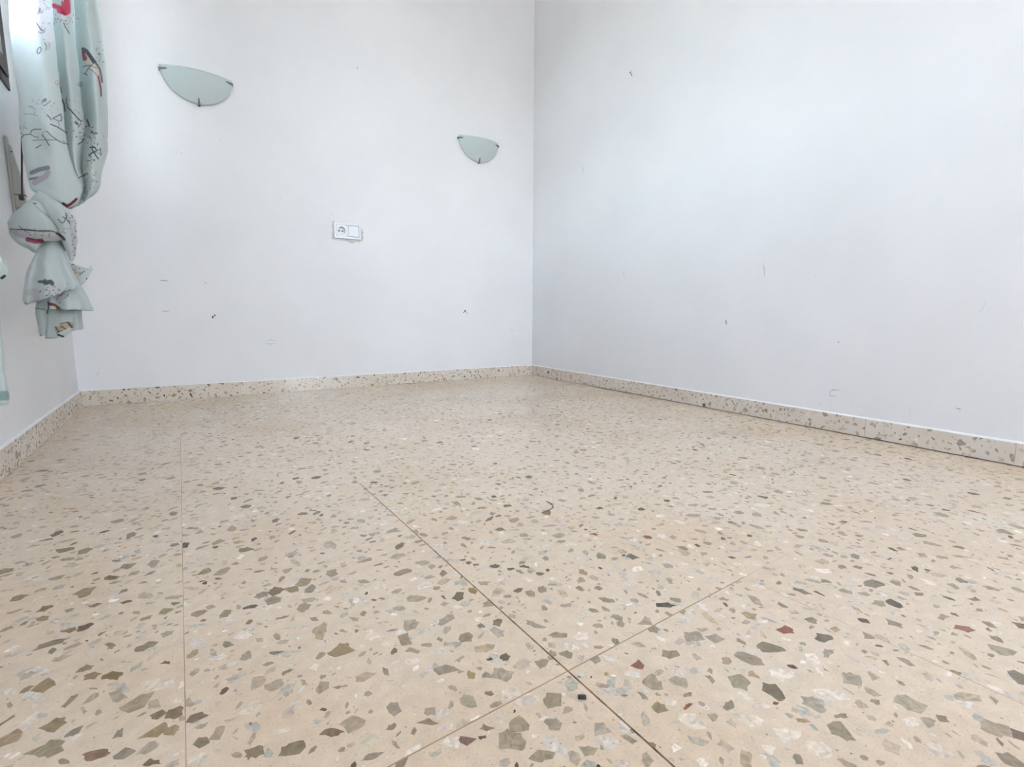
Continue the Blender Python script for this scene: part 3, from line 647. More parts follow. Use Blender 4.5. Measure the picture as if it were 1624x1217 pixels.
# drill holes
def hole(px, py, r, wall='back', name='screw_hole'):
    fn, nn, par = (at_back, NA, wall_back) if wall == 'back' else (at_right, NB, wall_right)
    pts = []
    for k in range(8):
        t = k * math.pi / 4; q = r * (0.8 + 0.35 * ((k * 5) % 3) / 2); pts.append(fn(px + math.cos(t) * q, py + math.sin(t) * q * 1.15, .00005))
    flat_patch(name, pts, nn, mk_hole, par, .0002)
mk_hole, nt, p = mat('drilled_hole', srgb(52, 50, 50), 0.9)
hole(337.5, 503, 1.7); hole(340.7, 500.3, 1.3); hole(737.5, 493.5, 1.4); hole(735.5, 495.6, 0.8)
mark('back', [(739, 495), (742, 498)], (150, 148, 146), 1.8)
mark('back', [(566, 106), (567.5, 112)], (206, 208, 212), 2.4)
def nail(px, py, wall, label, length, droop, r=.0013):
    fn, nn = (at_back, NA) if wall == 'back' else (at_right, NB)
    b = Vector(fn(px, py)); n = Vector(nn)
    root = thing('wall_nail', label, 'nail', b)
    tip = n * length + Vector((0, 0, droop))
    bm = bmesh.new(); tube(bm, [n * -.004, n * .004, tip * .6, tip], r, 8); from_bm('shank', bm, m_metal_dark, root)
    bm = bmesh.new(); tube(bm, [tip, tip + n * .0016], r * 2.0, 10); from_bm('nail_head', bm, m_metal_dark, root)
m_metal_dark, nt, p = mat('dull_steel_nail', (0.12, 0.12, 0.125, 1), 0.5, 0.7); add_bump(nt, p, 600, .2, .0003)
nail(1002.5, 120, 'right', 'bent dark nail sticking out high on the right wall near the corner', .013, .012, .0016)
nail(566.5, 108.5, 'back', 'tiny grey nail on the back wall between the two wall lamps', .006, -.001, .0010)
mark('right', [(1000, 111.5), (1002.5, 114)], (170, 172, 176), 1.4)

# ------------------------------------------------------------------ shutter strap winder on the left wall
win = thing('shutter_winder', 'cream shutter strap winder with dark strap on left wall behind the knotted curtain', 'strap winder')
U = lambda *v: tuple(c * S for c in v)
yw = at_left(14.5, 280)[1]                                     # strap axis along the wall
bm = bmesh.new()                                  # back plate, tall and narrow
box(bm, XL + .0003, XL + .007, yw - .010, yw + .010, at_left(14, 342)[2], at_left(14, 224)[2]); bevel(bm, .002, 2)
from_bm('back_plate', bm, m_cream, win)
bm = bmesh.new()                                  # wedge shaped body that leans out from the wall
zt_, zb_ = at_left(19, 240)[2] / S, at_left(19, 330)[2] / S; zd_ = zt_ - zb_
prof_ = [(.007, zt_), (.012, zt_), (.022, zt_ - zd_ * .35), (.029, zt_ - zd_ * .6), (.031, zb_ + zd_ * .1), (.028, zb_ + .01), (.007, zb_)]
a = [bm.verts.new((XL + x, yw - .009, z * S)) for x, z in prof_]; b = [bm.verts.new((XL + x, yw + .009, z * S)) for x, z in prof_]
bm.faces.new(a); bm.faces.new(b[::-1])
for i in range(len(a)): bm.faces.new((a[i], b[i], b[(i + 1) % len(a)], a[(i + 1) % len(a)]))
bevel(bm, .0025, 2); body = from_bm('body', bm, m_cream, win)
bm = bmesh.new(); box(bm, XL + .0075, XL + .0315, yw - .0094, yw + .0094, (zb_ + zd_ * .22) * S, (zb_ + zd_ * .22) * S + .002); from_bm('seam', bm, m_strap, body)
bm = bmesh.new(); tube(bm, [(XL + .013, yw - .0089, zt_ * S - .02), (XL + .013, yw - .0097, zt_ * S - .02)], .0026, 10); from_bm('screw', bm, m_metal, body)
bm = bmesh.new()                                  # strap hanging in front of the winder
e0 = at_left(35.0, 313, .052); e1 = at_left(32.5, -170, .052); ax_ = (e1 - e0) / np.linalg.norm(e1 - e0)
q0 = [(-.0010, -.0058), (.0010, -.0058), (.0010, .0058), (-.0010, .0058)]
A = [bm.verts.new((e0[0] + x, e0[1] + y, e0[2])) for x, y in q0]; B = [bm.verts.new((e1[0] + x, e1[1] + y, e1[2])) for x, y in q0]
bm.faces.new(A[::-1]); bm.faces.new(B)
for k in range(4): bm.faces.new((A[k], A[(k + 1) % 4], B[(k + 1) % 4], B[k]))
from_bm('strap', bm, m_strap, win)
bm = bmesh.new(); box(bm, e0[0] - .006, e0[0] + .003, e0[1] - .006, e0[1] + .006, e0[2] - .008, e0[2] + .006); bevel(bm, .002, 2); from_bm('strap_clip', bm, m_black, win)

# ------------------------------------------------------------------ curtains
def cr(P, t):
    """Catmull-Rom through the rows of P at parameters t (0..n-1)"""
    n = len(P); i = np.clip(np.floor(t).astype(int), 0, n - 2); f = (t - i)[:, None]
    g = lambda k: P[np.clip(k, 0, n - 1)]
    a, b, c, d = g(i - 1), g(i), g(i + 1), g(i + 2)
    f = f.reshape((len(t),) + (1,) * (P.ndim - 1))
    return 0.5 * ((2 * b) + (-a + c) * f + (2 * a - 5 * b + 4 * c - d) * f ** 2 + (-a + 3 * b - 3 * c + d) * f ** 3)
def grid_mesh(G, closed, V, F):
    """append a grid of points (rows, cols, 3) to the vertex and face lists"""
    r, c = G.shape[:2]; b = len(V); V.extend(G.reshape(-1, 3))
    for i in range(r - 1):
        for j in range(c if closed else c - 1):
            k = (j + 1) % c; F.append((b + i * c + j, b + i * c + k, b + (i + 1) * c + k, b + (i + 1) * c + j))
def ruffle(G, amp, freq, seed):
    out = G.copy()
    for i in range(G.shape[0]):
        for j in range(G.shape[1]):
            p = Vector(G[i, j] * freq + seed); out[i, j] += np.array(noise.noise_vector(p)) * amp
    return out
def px3(pt): return at_y(pt[0], pt[1], pt[2] * S)
def lobe(V, F, rows, nc=44, nr=30, pleats=0, amp=0.0, seed=0.0, power=0.8, tuck=True, wr=0.0016):
    """a puffed fold of cloth: rows = (left px, left py, right px, right py, depth, half thickness)"""
    Rw = np.array([list(px3((r[0], r[1], r[4]))) + list(px3((r[2], r[3], r[4]))) + [r[5] * S] for r in rows])
    D = cr(Rw, np.linspace(0, len(rows) - 1, nr))
    G = np.zeros((nr, nc, 3)); rg = random.Random(int(seed * 10) + 3); ph = rg.uniform(0, 6)
    for i in range(nr):
        L, Rr, T = D[i, :3], D[i, 3:6], D[i, 6]; mid_ = (L + Rr) / 2; half = (Rr - L) / 2
        fwd = mid_ - EYE; fwd[2] *= .2; fwd /= np.linalg.norm(fwd)
        for j in range(nc):
            t = 2 * math.pi * j / nc; c, s = math.cos(t), math.sin(t)
            cc = math.copysign(abs(c) ** power, c)
            pl = 1 + (amp * math.sin(pleats * t + ph + 1.3 * math.sin(i / nr * 3)) * min(1, i / nr * 1.6 + .15) if pleats else 0)
            G[i, j] = mid_ + half * cc - fwd * T * s * pl + half * (0.03 * (pl - 1) * s)
    if tuck:
        e = G[-1]; cen = e.mean(0); G = np.concatenate([G, (e + (cen - e) * .10 + np.array([0, 0, .004]))[None], (e + (cen - e) * .3 + np.array([0, 0, .02]))[None]])
    G = ruffle(ruffle(G, wr * 1.3, 22, seed), wr * .55, 55, seed + 7)
    grid_mesh(G, True, V, F)
BASE = np.array(srgb(212, 221, 219)[:3])
def paint(P, strokes, extra_seed=None):
    X, Y = to_px(P); C = np.tile(BASE, (len(P), 1))
    for pts, wdt, col in strokes:
        c = np.array(srgb(*col)[:3])
        if len(pts) == 1: pts = [pts[0], pts[0]]
        dmin = np.full(len(P), 1e9)
        for (x0, y0), (x1, y1) in zip(pts, pts[1:]):
            dx, dy = x1 - x0, y1 - y0; L2 = dx * dx + dy * dy or 1e-9
            t = np.clip(((X - x0) * dx + (Y - y0) * dy) / L2, 0, 1)
            dmin = np.minimum(dmin, np.hypot(X - x0 - t * dx, Y - y0 - t * dy))
        k = np.clip((wdt / 2 + .45 - dmin) / .9, 0, 1)[:, None]
        C = C * (1 - k) + c * k
    return C
def cloth_object(name, V, F, strokes, parent, kind_smooth=True):
    P = np.array(V); me = bpy.data.meshes.new(name); me.from_pydata([tuple(v) for v in P], [], F)
    C = paint(P, strokes); at = me.attributes.new('print', 'FLOAT_COLOR', 'POINT')
    at.data.foreach_set('color', np.concatenate([C, np.ones((len(P), 1))], 1).astype(np.float32).ravel())
    for p in me.polygons: p.use_smooth = True
    return obj(name, me, m_cloth, parent)
GRY = (142, 142, 152); DRK = (86, 84, 94); PNK = (216, 70, 102); RED = (150, 40, 62); LIL = (160, 158, 172); WHT = (236, 236, 236); BEI = (216, 206, 192); TAUP = (150, 138, 142); ROSE = (190, 150, 160)
def leaf_spray(rg, cx, cy, rx, ry, n, cols, wmin=.6, wmax=1.8):
    out = []
    for _ in range(n):
        x = cx + rg.gauss(0, rx / 2); y = cy + rg.gauss(0, ry / 2); t = rg.uniform(0, 6.28); l = rg.uniform(.8, 3.2)
        out.append(([(x, y), (x + math.cos(t) * l, y + math.sin(t) * l)], rg.uniform(wmin, wmax), rg.choice(cols)))
    return out
def ring_s(cx, cy, rx, ry, w, col, a0=0, a1=6.28, tilt=0):
    pts = []
    for k in range(9):
        t = a0 + (a1 - a0) * k / 8; x, y = rx * math.cos(t), ry * math.sin(t)
        pts.append((cx + x * math.cos(tilt) - y * math.sin(tilt), cy + x * math.sin(tilt) + y * math.cos(tilt)))
    return (pts, w, col)
rg = random.Random(11)
ST = []
# pale lavender area with blossom marks along the top of the first fold
ST += [([(20, 2), (60, 8), (76, 22)], 26, (226, 226, 232)), ([(55, 30), (74, 48), (78, 60)], 16, (226, 226, 232))]
ST += leaf_spray(rg, 48, 10, 46, 18, 46, [LIL, GRY, (176, 168, 184), (140, 136, 150)], .5, 1.3)
ST += leaf_spray(rg, 62, 38, 26, 24, 26, [LIL, (150, 146, 160), (186, 180, 190)], .5, 1.1)
ST += [([(39, 10), (44, 9), (48, 7)], 1.3, GRY), ([(14, 13), (26, 12)], 1.0, GRY), ([(63, 15), (61, 20), (59, 22)], 4.2, (156, 154, 176)), ([(25, 27), (27, 29)], 5.0, (172, 172, 186)), ([(32, 22), (36, 30)], 2.4, (168, 168, 182)),
       ([(47, 24), (54, 27)], 1.3, GRY), ([(58, 36), (62, 43), (67, 49)], 2.2, (112, 114, 134)), ([(61, 50), (66, 53), (70, 51), (69, 47)], 1.1, (112, 112, 128)), ([(69, 4), (78, 15)], .9, LIL), ([(63, 2), (71, 0)], 1.4, (196, 150, 190))]
ST += [ring_s(62, 80, 2.8, 5.4, 1.6, (104, 108, 130), tilt=.4), ([(71, 68), (74, 73), (73, 79)], 1.5, (112, 114, 132)), ([(76, 66), (78, 74), (76, 79)], 1.0, LIL), ([(79, 67), (80, 74)], .9, LIL)]
# red flower on the middle fold
ST += [([(86, 9), (93, 12), (100, 14)], 8, PNK), ([(96, 16), (106, 18)], 12, PNK), ([(106, 0), (107, 10), (107, 18)], 10, PNK), ([(99, 20), (104, 23)], 4, (196, 44, 84)), ([(86, 10), (94, 12)], 1.4, (168, 28, 62)),
       ([(99, 4), (101, 12)], 4, (214, 96, 122)), ([(97, 0), (95, 3)], 2.0, WHT), ([(91, 24), (104, 30)], 7, (222, 224, 226))]
ST += leaf_spray(rg, 99, 30, 22, 9, 22, [DRK, GRY, (150, 90, 110)], .6, 1.3)
ST += [([(101, 36), (103, 42), (107, 48), (110, 53)], 1.3, (48, 52, 60))]
# bird on the right fold
ST += [([(136, 86), (139, 94), (145, 100), (151, 106)], 13, (232, 224, 214)), ([(148, 104), (154, 114)], 9, (230, 222, 212)), ([(132, 78), (137, 81), (143, 89), (149, 98)], 6, (84, 78, 86)), ([(132, 82), (134, 94)], 5.5, (158, 44, 84)), ([(134, 86), (137, 93)], 3.2, (182, 70, 96)),
       ([(152, 100), (158, 109), (161, 122), (162, 130)], 3.0, (88, 82, 84)), ([(146, 92), (152, 98)], 2, (70, 66, 74)), ([(156, 121), (158, 131), (160, 142)], 3.0, (176, 46, 70)), ([(160, 144), (160.5, 152)], 2.6, (60, 54, 64)),
       ([(132, 106), (137, 104), (143, 104)], 1.4, (66, 64, 76)), ([(136, 116), (140, 108), (150, 99)], 1.2, (74, 72, 84)), ([(140, 108), (147, 112), (153, 119)], 1.0, (96, 84, 96)), ([(143, 104), (154, 108)], 1.0, (84, 80, 92)), ([(133, 116), (138, 119)], 1.6, (60, 60, 70)), ([(131, 77), (129, 77)], 1.0, (50, 46, 50))]
ST += leaf_spray(rg, 156, 85, 9, 26, 20, [DRK, GRY, (90, 88, 98)], .6, 1.3)
ST += [ring_s(127, 134, 3.6, 3.2, 1.2, (150, 120, 128)), ([(126, 134), (128, 135)], 1.2, (128, 92, 104)), ring_s(90, 131, 2.6, 3, .9, (196, 138, 148)), ring_s(93, 136, 2, 2.6, .9, (196, 138, 148)), ([(96, 139), (97.5, 147)], 1.3, (60, 64, 70))]
# blossom branch across the first fold
ST += leaf_spray(rg, 68, 172, 40, 22, 26, [LIL, GRY, TAUP], .5, 1.4)
ST += [([(69, 160), (72, 158)], 4.5, (140, 134, 144)), ([(70, 168), (76, 164), (80, 160)], 1.4, (130, 122, 132)), ([(46, 169), (52, 170)], 1.6, TAUP), ([(39, 181), (50, 181), (60, 184)], 1.0, LIL), ([(75, 182), (79, 187), (81, 190)], 1.5, (84, 84, 98)),
       ([(84, 188), (91, 184), (96, 181), (98, 187), (97, 192)], 2.0, (122, 122, 144)), ([(84, 188), (93, 192), (97, 191)], 1.2, (112, 110, 126)), ([(93, 192), (94, 202)], 1.2, GRY), ([(80, 197), (90, 201), (98, 206), (106, 211)], 1.7, (88, 90, 104)),
       ([(32, 221), (38, 214), (48, 213), (50, 207), (55, 205), (65, 205)], 1.5, (98, 98, 108)), ([(48, 213), (55, 217), (61, 218)], 1.2, (110, 108, 118)), ([(74, 208), (82, 216), (92, 223), (100, 227), (108, 229)], 1.4, (96, 98, 108)),
       ([(66, 216), (68, 210), (73, 208)], .9, LIL), ([(67, 214), (73, 222), (78, 231)], 1.6, (98, 98, 108)), ([(52, 223), (60, 222), (70, 222), (82, 222), (90, 222)], 1.1, (120, 116, 124)), ([(57, 235), (65, 230)], 1.5, (84, 86, 98)), ([(30, 197), (32, 204)], 1.6, (110, 106, 112)), ([(100, 223), (106, 228)], 1.2, GRY), ([(33, 210), (37, 214)], 1.2, GRY)]
ST += leaf_spray(rg, 38, 202, 10, 12, 8, [LIL, GRY], .5, 1.1)
# branch and flowers on folds two and three
ST += [([(99, 158), (102, 166), (103, 176)], 2.2, (112, 94, 102)), ([(106, 155), (105, 163), (108, 168)], 1.6, (96, 88, 98)), ([(107, 170), (114, 177), (122, 186), (129, 193)], 1.8, (50, 52, 60)), ([(120, 194), (123, 197)], 3.6, (112, 98, 106)), ([(124, 202), (128, 196)], 1.4, (70, 66, 76)),
       ([(138, 190), (141, 198), (143, 210)], 2.6, (120, 62, 74)), ([(137, 200), (139, 210)], 1.6, (96, 70, 82)), ([(124, 229), (130, 225), (133, 221)], 1.8, (54, 56, 64))]
ST += [([(140, 206), (146, 216), (152, 222)], 10, (216, 214, 210))] + leaf_spray(rg, 124, 190, 18, 26, 20, [TAUP, GRY, DRK], .5, 1.5) + leaf_spray(rg, 145, 218, 18, 16, 34, [DRK, (96, 74, 84), GRY, BEI], .7, 1.8) + leaf_spray(rg, 128, 217, 8, 10, 10, [DRK, GRY], .6, 1.2)
ST += [([(143, 234), (149, 233), (152, 236)], 2.2, (64, 62, 76)), ([(141, 246), (147, 242), (155, 238)], 2.0, (64, 62, 76)), ([(146, 236), (150, 244), (156, 252)], 1.8, (64, 62, 74)), ([(159, 236), (160, 246)], 2.0, (74, 72, 82)), ([(135, 250), (138, 262), (132, 268)], 6, (206, 206, 200)), ([(125, 282), (132, 279), (138, 275)], 1.8, (60, 64, 74))]
ST += leaf_spray(rg, 148, 246, 14, 14, 18, [DRK, GRY], .7, 1.5) + leaf_spray(rg, 144, 284, 14, 40, 44, [TAUP, (170, 164, 158), GRY, BEI], .6, 1.5)
# grey and rose patch low on the first fold
ST += [([(50, 274), (62, 269), (76, 266)], 7.0, (146, 146, 154)), ([(48, 284), (60, 282)], 4, (142, 142, 150)), ([(55, 290), (72, 280), (76, 274)], 9, (192, 184, 190)), ([(100, 323), (106, 327), (112, 324), (118, 319), (121, 316)], 4.5, (128, 36, 56))]
for cx_, cy_ in ((40, -60), (95, -90), (140, -50), (60, -170), (120, -210), (35, -290), (100, -330), (145, -150)):     # the print goes on above
    ST += leaf_spray(rg, cx_, cy_, 30, 22, 26, [LIL, GRY, TAUP], .6, 1.6) + [([(cx_ - 20, cy_ + 12), (cx_, cy_ + 2), (cx_ + 18, cy_ - 14)], 1.3, GRY)]
ST += [([(55, -120), (66, -114), (74, -122)], 8, PNK), ([(128, -270), (136, -262)], 9, PNK)]
# knot prints
KN = [([(17, 364), (40, 364), (60, 366), (80, 366), (96, 372)], 1.4, (64, 58, 62)), ([(30, 359), (42, 368), (52, 372)], 1.2, (84, 76, 82)), ([(18, 365), (45, 373), (70, 376), (92, 379)], 7, (206, 202, 204)), ([(16, 363.5), (40, 365), (62, 367), (84, 367), (98, 374)], 1.3, (70, 62, 66)), ([(44, 380), (56, 383), (66, 382)], 7.5, (176, 92, 112)), ([(90, 370), (99, 376), (102, 380)], 4, (96, 52, 58)), ([(53, 323), (57, 323)], 1.6, (40, 42, 48)), ([(55, 326), (66, 336), (80, 346)], .8, (120, 122, 126)),
      ([(92, 348), (98, 354), (102, 352), (106, 342)], 1.3, (70, 70, 84)), ([(100, 344), (108, 350), (113, 358)], 1.4, (74, 74, 88)), ([(104, 338), (106, 346)], 1.3, (84, 84, 96)), ([(112, 345), (116, 360), (119, 380), (119, 400)], 7, (214, 214, 216))]
KN += leaf_spray(rg, 55, 371, 66, 6, 26, [GRY, DRK, TAUP], .6, 1.3) + leaf_spray(rg, 112, 352, 12, 24, 16, [GRY, DRK], .6, 1.3) + leaf_spray(rg, 119, 386, 5, 44, 26, [GRY, DRK, TAUP], .6, 1.4)
TL = [([(62, 447), (68, 447), (72, 445)], 4.5, (104, 106, 112)), ([(72, 449), (80, 447), (83, 450)], 7, (92, 92, 96)), ([(45, 464), (55, 462), (60, 478)], 10, (206, 204, 204)), ([(76, 460), (98, 458), (98, 468), (82, 478)], 9, (214, 212, 212)),
      ([(78, 482), (86, 484), (94, 490)], 5, (122, 72, 50)), ([(84, 486), (88, 488)], 2.5, (214, 196, 160)), ([(76, 478), (77, 488), (75, 497)], 2, (62, 52, 50)), ([(91, 523), (102, 517), (113, 515)], 9, (198, 188, 168)), ([(88, 519), (93, 526)], 2.4, (112, 98, 84)), ([(97, 518), (104, 522)], 2.6, (128, 104, 80)), ([(108, 512), (114, 519)], 3.6, (104, 86, 74)), ([(90, 528), (100, 524)], 1.4, (110, 96, 84)), ([(95, 514), (106, 511)], 1.4, (120, 106, 92)), ([(92, 531), (100, 534)], 3, (44, 42, 44)),
      ([(96, 470), (102, 461)], 1.2, (80, 76, 84)), ([(118, 424), (124, 432), (120, 442)], 7, (222, 216, 206)), ([(126, 436), (134, 430)], 1.2, (84, 96, 100)), ([(114, 420), (120, 419)], 1.3, (84, 70, 70)), ([(137, 442), (139, 444)], 1.8, (80, 52, 44)), ([(40, 481), (56, 489), (70, 491)], 2.2, (142, 168, 164)), ([(76, 491), (128, 492), (146, 493)], 1.6, (164, 188, 184)), ([(62, 531), (72, 536), (100, 537)], 2.0, (160, 184, 180))]
TL += leaf_spray(rg, 87, 466, 24, 16, 34, [DRK, GRY, (84, 78, 86)], .7, 1.6) + leaf_spray(rg, 106, 470, 8, 6, 9, [DRK, GRY], .5, 1.0) + leaf_spray(rg, 122, 428, 8, 12, 12, [TAUP, (170, 130, 110), GRY], .6, 1.3)

far_c = thing('curtain', 'printed mint curtain with a big knot hanging beside the left wall', 'curtain', group='knotted mint curtains with bird and blossom print')
# --- the hanging length: folds as pixel columns with a depth for each
rowsA = [
 [(13, 0), (35, 0), (60, 0), (82, 0), (79, 0), (97, 0), (113, 0), (117, 0), (123, 0), (138, 0), (152, 0)],
 [(16, 50), (38, 50), (64, 50), (86, 50), (83, 50), (101, 50), (115, 50), (119, 50), (126, 50), (143, 50), (158, 50)],
 [(21, 100), (43, 100), (69, 100), (90, 100), (87, 100), (106, 100), (120, 100), (124, 100), (132, 100), (149, 100), (162, 100)],
 [(28, 150), (49, 150), (75, 150), (97, 150), (93, 150), (111, 150), (123, 150), (127, 150), (137, 150), (152, 150), (165, 150)],
 [(31, 200), (54, 200), (80, 200), (102, 200), (98, 200), (117, 200), (132, 200), (136, 200), (142, 200), (155, 200), (167, 200)],
 [(36, 238), (60, 238), (86, 238), (108, 238), (105, 236), (116, 233), (126, 230), (129, 231), (134, 234), (150, 236), (166, 236)],
 [(41, 266), (64, 268), (92, 270), (117, 270), (114, 268), (120, 267), (125, 266), (128, 266), (132, 266), (147, 266), (160, 266)],
 [(44, 287), (66, 294), (94, 300), (127, 300), (124, 299), (127, 298), (130, 298), (133, 298), (137, 298), (147, 297), (156, 296)],
 [(50, 302), (66, 309), (90, 318), (113, 327), (111, 328), (114, 330), (118, 329), (122, 327), (127, 325), (133, 321), (140, 315)],
 [(62, 306), (72, 311), (84, 316), (98, 323), (97, 323), (99, 325), (102, 325), (104, 324), (106, 323), (108, 321), (110, 318)]]
dep = [0.045, -0.01, -0.045, -0.015, 0.060, 0.005, 0.030, 0.105, 0.050, 0.000, 0.060]
base_y = [1.58 + 0.013 * k for k in range(11)]
rows3 = []
for ri, row in enumerate(rowsA):
    k = 1.0 if ri < 5 else 0.7 if ri < 7 else (0.55 if ri == 7 else (0.55 if ri == 8 else 0.2))
    pts = [px3((x, y, 1.62 + (base_y[c] - 1.62 + dep[c]) * k + (0.03 if ri == 9 else 0))) for c, (x, y) in enumerate(row)]
    Rr, Ll = pts[-1], pts[0]; cen = (Rr + Ll) / 2
    bk = S * (.24, .24, .23, .21, .18, .14, .10, .07, .04, .017)[ri]  # hidden back deepened to keep window light off the back wall
    pts += [Rr + np.array([-.012, bk * .7, 0]), cen + np.array([.0, bk * 1.2, 0]), Ll + np.array([.012, bk * .7, 0])]
    rows3.append(pts)
top = []
for zt, sp in ((2.02, 1.0), (1.6, 1.0), (1.35, 1.0)):
    ref = np.array(rows3[0]); z0 = ref[:, 2].mean()
    q = ref.copy(); sl = (ref - np.array(rows3[1])); sl[:, 2] = 1
    q[:, 2] = zt * S + (ref[:, 2] - z0) * .3
    top.append(q)
ctrl = np.array([t for t in top] + [np.array(r) for r in rows3])
ctrl[:, :, 0] = np.maximum(ctrl[:, :, 0], XL + 0.012)
nr, nc = 620, 440
D = cr(ctrl, np.concatenate([np.linspace(0, 3, 60, endpoint=False), np.linspace(3, len(ctrl) - 1, nr - 60)]))
closed = np.concatenate([D[:, -1:], D, D[:, :2]], 1)                  # wrap for the closed section
T = np.linspace(1, 1 + D.shape[1], nc, endpoint=False)
G = cr(np.swapaxes(closed, 0, 1), T); G = np.swapaxes(G, 0, 1)
G = ruffle(ruffle(G, 0.0028, 14, 3.0), 0.0008, 48, 9.0)
V, F = [], []; grid_mesh(G, True, V, F)
cloth_object('hanging_panel', V, F, ST, far_c)
# --- the knot
V, F = [], []
lobe(V, F, [(12, 352, 13, 362, 1.60, .006), (22, 338, 20, 369, 1.585, .022), (36, 327, 36, 375, 1.575, .03), (52, 319, 55, 379, 1.565, .036), (70, 328, 76, 381, 1.56, .036), (86, 346, 92, 381, 1.57, .028), (98, 366, 102, 380, 1.585, .012)], 120, 150, 3, .10, 1.0, wr=.003)
lobe(V, F, [(15, 363, 16, 370, 1.61, .006), (27, 366, 26, 384, 1.60, .018), (42, 370, 40, 394, 1.595, .024), (58, 374, 56, 401, 1.595, .026), (72, 376, 68, 390, 1.60, .018), (84, 378, 80, 384, 1.61, .008)], 90, 110, 2, .10, 2.0, wr=.003)
lobe(V, F, [(48, 318, 62, 304, 1.600, .012), (56, 325, 76, 311, 1.572, .026), (68, 337, 92, 321, 1.556, .032), (82, 351, 104, 333, 1.550, .032), (93, 364, 110, 352, 1.552, .028), (99, 382, 114, 376, 1.562, .022), (105, 400, 117, 396, 1.575, .014), (111, 414, 115, 413, 1.585, .006)], 100, 170, 3, .12, 3.0, wr=.0028)
lobe(V, F, [(98, 330, 104, 332, 1.61, .012), (102, 336, 113, 340, 1.60, .024), (104, 350, 120, 354, 1.595, .03), (106, 375, 121.5, 378, 1.60, .03), (107, 398, 121, 400, 1.605, .024), (111, 412, 116, 415, 1.61, .008)], 100, 120, 2, .1, 4.0, wr=.003)
lobe(V, F, [(60, 322, 96, 328, 1.64, .03), (58, 350, 108, 352, 1.64, .045), (62, 378, 108, 380, 1.64, .045), (72, 396, 106, 398, 1.64, .03)], 70, 60, 4, .1, 5.0)
cloth_object('knot', V, F, KN, far_c)
# --- the loose end below the knot
V, F = [], []
lobe(V, F, [(74, 382, 94, 382, 1.60, .014), (64, 392, 99, 392, 1.592, .026), (55, 404, 104, 402, 1.586, .036), (46, 422, 111, 420, 1.580, .046), (40, 440, 120, 438, 1.575, .052), (37.5, 460, 128, 452, 1.572, .056), (38, 478, 129.5, 455, 1.572, .058), (42, 484, 129, 456.5, 1.572, .058)], 170, 190, 6, .20, 6.0, power=.9)
lobe(V, F, [(66, 440, 122, 440, 1.61, .036), (68, 458, 129, 453, 1.598, .044), (70, 472, 138, 470, 1.592, .050), (72, 489, 148, 491, 1.588, .055), (73, 491.5, 146, 493.5, 1.588, .055)], 150, 120, 7, .15, 7.0, power=.9)
lobe(V, F, [(60, 470, 124, 480, 1.64, .034), (56, 489, 129, 492, 1.628, .040), (58, 505, 130, 505, 1.622, .044), (61, 520, 132, 518, 1.618, .046), (63, 533, 132, 523, 1.618, .046)], 130, 100, 6, .14, 8.0, power=.85)
lobe(V, F, [(74, 496, 118, 498, 1.60, .024), (73, 515, 116, 514, 1.594, .032), (72, 530, 112, 526, 1.59, .036), (72, 537, 104, 535, 1.59, .036)], 110, 80, 5, .14, 9.0, power=.9)
lobe(V, F, [(108, 415, 109, 432, 1.605, .008), (118, 419, 114, 446, 1.60, .014), (132, 424, 124, 453, 1.597, .014), (140, 426, 132, 450, 1.597, .010), (146.5, 428.5, 138.5, 443, 1.597, .005)], 80, 90, 3, .2, 10.0, power=.95)
cloth_object('loose_end', V, F, TL, far_c)

# --- second curtain: only its knotted end shows at the left edge of the photograph
near_c = thing('curtain', 'mint curtain just entering at the left edge, only its knot tail and hem visible', 'curtain', group='knotted mint curtains with bird and blossom print')
V, F = [], []
rowsN = []
yc, xc = 0.98 * S, XL + 0.060
for z, wx, wy in ((2.02, .042, .17), (1.7, .042, .17), (1.2, .040, .16), (0.9, .038, .14), (0.7, .040, .10), (0.60, .036, .07), (0.54, .034, .05), (0.49, .026, .035), (0.45, .030, .045), (0.40, .040, .055), (0.34, .030, .035), (0.28, .034, .045)):  # unseen upper part widened to shade a band of the right wall
    yc = (0.98 + 0.075 * min(1, max(0, (0.9 - z) / 0.4))) * S
    ring = []
    for k in range(14):
        t = 2 * math.pi * k / 14; f = 1 + (.22 if k % 2 else -.18)
        ring.append((xc + wx * math.cos(t) * f * .9, yc + wy * math.sin(t) * f, z * S))
    rowsN.append(ring)
ctrl = np.array(rowsN); ctrl[:, :, 0] = np.maximum(ctrl[:, :, 0], XL + .008)
D = cr(ctrl, np.linspace(0, len(ctrl) - 1, 90)); closed = np.concatenate([D[:, -1:], D, D[:, :2]], 1)
G = np.swapaxes(cr(np.swapaxes(closed, 0, 1), np.linspace(1, 15, 160, endpoint=False)), 0, 1)
grid_mesh(ruffle(G, .003, 14, 5.0), True, V, F)
SN = []
for cx_, cy_ in ((-60, -40), (-150, 60), (-110, 180), (-220, -120), (-60, 250), (-260, 120), (-180, -260)):
    SN += leaf_spray(rg, cx_, cy_, 50, 36, 30, [LIL, GRY, TAUP], 1, 2.6) + [([(cx_ - 34, cy_ + 20), (cx_, cy_ + 3), (cx_ + 30, cy_ - 24)], 2.2, GRY)]
cloth_object('hanging_panel', V, F, SN, near_c)
V, F = [], []
lobe(V, F, [(-70, 330, -30, 330, 1.06, .03), (-80, 350, -14, 350, 1.06, .045), (-75, 380, -8, 385, 1.06, .045), (-60, 410, -14, 412, 1.06, .03)], 60, 60, 4, .12, 21)
cloth_object('knot', V, F, [], near_c)
V, F = [], []
lobe(V, F, [(-20, 392, -20, 420, 1.06, .006), (-8, 398, -8, 435, 1.06, .010), (2, 408, 2, 443, 1.06, .010), (8, 420, 6, 441, 1.06, .008), (13.5, 430, 9, 438, 1.06, .003)], 50, 50, 2, .2, 22)
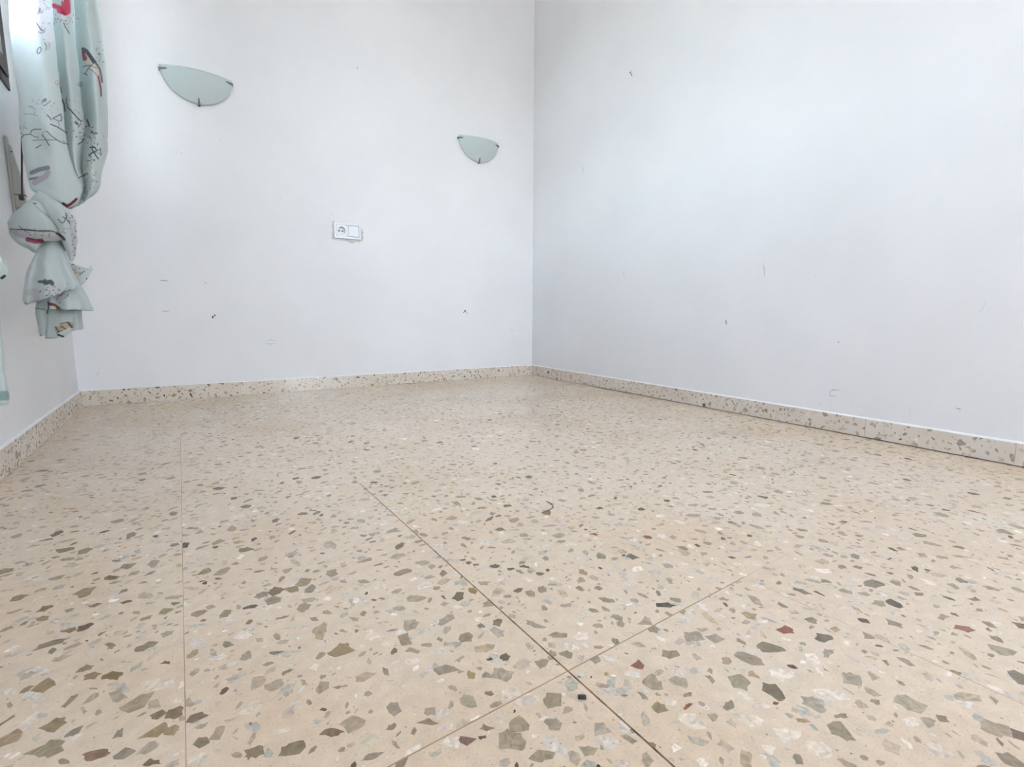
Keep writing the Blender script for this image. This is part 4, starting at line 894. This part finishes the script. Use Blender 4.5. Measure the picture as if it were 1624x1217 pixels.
lobe(V, F, [(-50, 420, -18, 420, 1.08, .03), (-56, 470, -8, 470, 1.08, .04), (-60, 520, 2, 520, 1.08, .045), (-60, 580, 8, 580, 1.08, .045), (-58, 636, 15, 636, 1.08, .045), (-58, 642, 14, 639, 1.08, .045)], 110, 100, 6, .15, 23)
cloth_object('loose_end', V, F, [([(0, 443), (7, 438)], 4.5, (40, 46, 50)), ([(-10, 628), (20, 628)], 14, (150, 176, 174))], near_c)

# --- rod that carries both curtains
bm = bmesh.new(); zr = 2.05 * S; xrod = XL + .085
tube(bm, [(xrod, .62 * S, zr), (xrod, 2.05 * S, zr)], .010, 14)
rod = thing('curtain_rod', 'dark curtain rod on two brackets above the left window, over both curtains', 'curtain rod')
from_bm('pole', bm, m_rod, rod)
for yy in (.72 * S, 1.97 * S):
    bm = bmesh.new(); tube(bm, [(XL + .0003, yy, zr), (XL + .05, yy, zr), (xrod, yy, zr)], .006, 10); from_bm('bracket', bm, m_rod, rod)
for yy in (.60 * S, 2.07 * S):
    bm = bmesh.new(); bmesh.ops.create_uvsphere(bm, u_segments=16, v_segments=10, radius=.02, matrix=Matrix.Translation((xrod, yy, zr))); from_bm('finial', bm, m_rod, rod, True)

# ------------------------------------------------------------------ crumbs on the floor
P = [Vector(at_floor(*q, .0012)) for q in ((866, 795), (871, 797), (876, 801), (877, 805), (872, 809), (865, 812), (858, 814))]
hair = thing('twig', 'thin curled brown twig lying on the terrazzo floor left of centre, behind the long joint', 'twig', (P[0].x, P[0].y, 0))
hair['label'] = 'thin curled brown twig lying loose on the terrazzo floor'
bm = bmesh.new(); tube(bm, [p - Vector((P[0].x, P[0].y, 0)) for p in P], [.0006, .0011, .0009, .0012, .0009, .0008, .0005], 8)
m_twig, nt, p = mat('dry_brown_stalk', srgb(116, 84, 62), 0.8); add_noise_tint(nt, p, srgb(96, 66, 50), srgb(140, 108, 82), 300)
from_bm('stalk', bm, m_twig, hair, True)
c = at_floor(923, 1108)
bm = bmesh.new(); box(bm, -.0042, .0042, -.0022, .0022, 0, .0028); bevel(bm, .0008, 2)
for v in bm.verts: v.co += Vector(noise.noise_vector(v.co * 400)) * .0005; v.co.z = max(v.co.z, 0.0002)
crumb = from_bm('crumb', bm, m_black, None, True); crumb.location = (c[0], c[1], .0002); crumb.rotation_euler = (0, 0, -.6)
crumb['label'] = 'tiny black crumb on the terrazzo floor beside the crossing of the joints'; crumb['category'] = 'crumb'
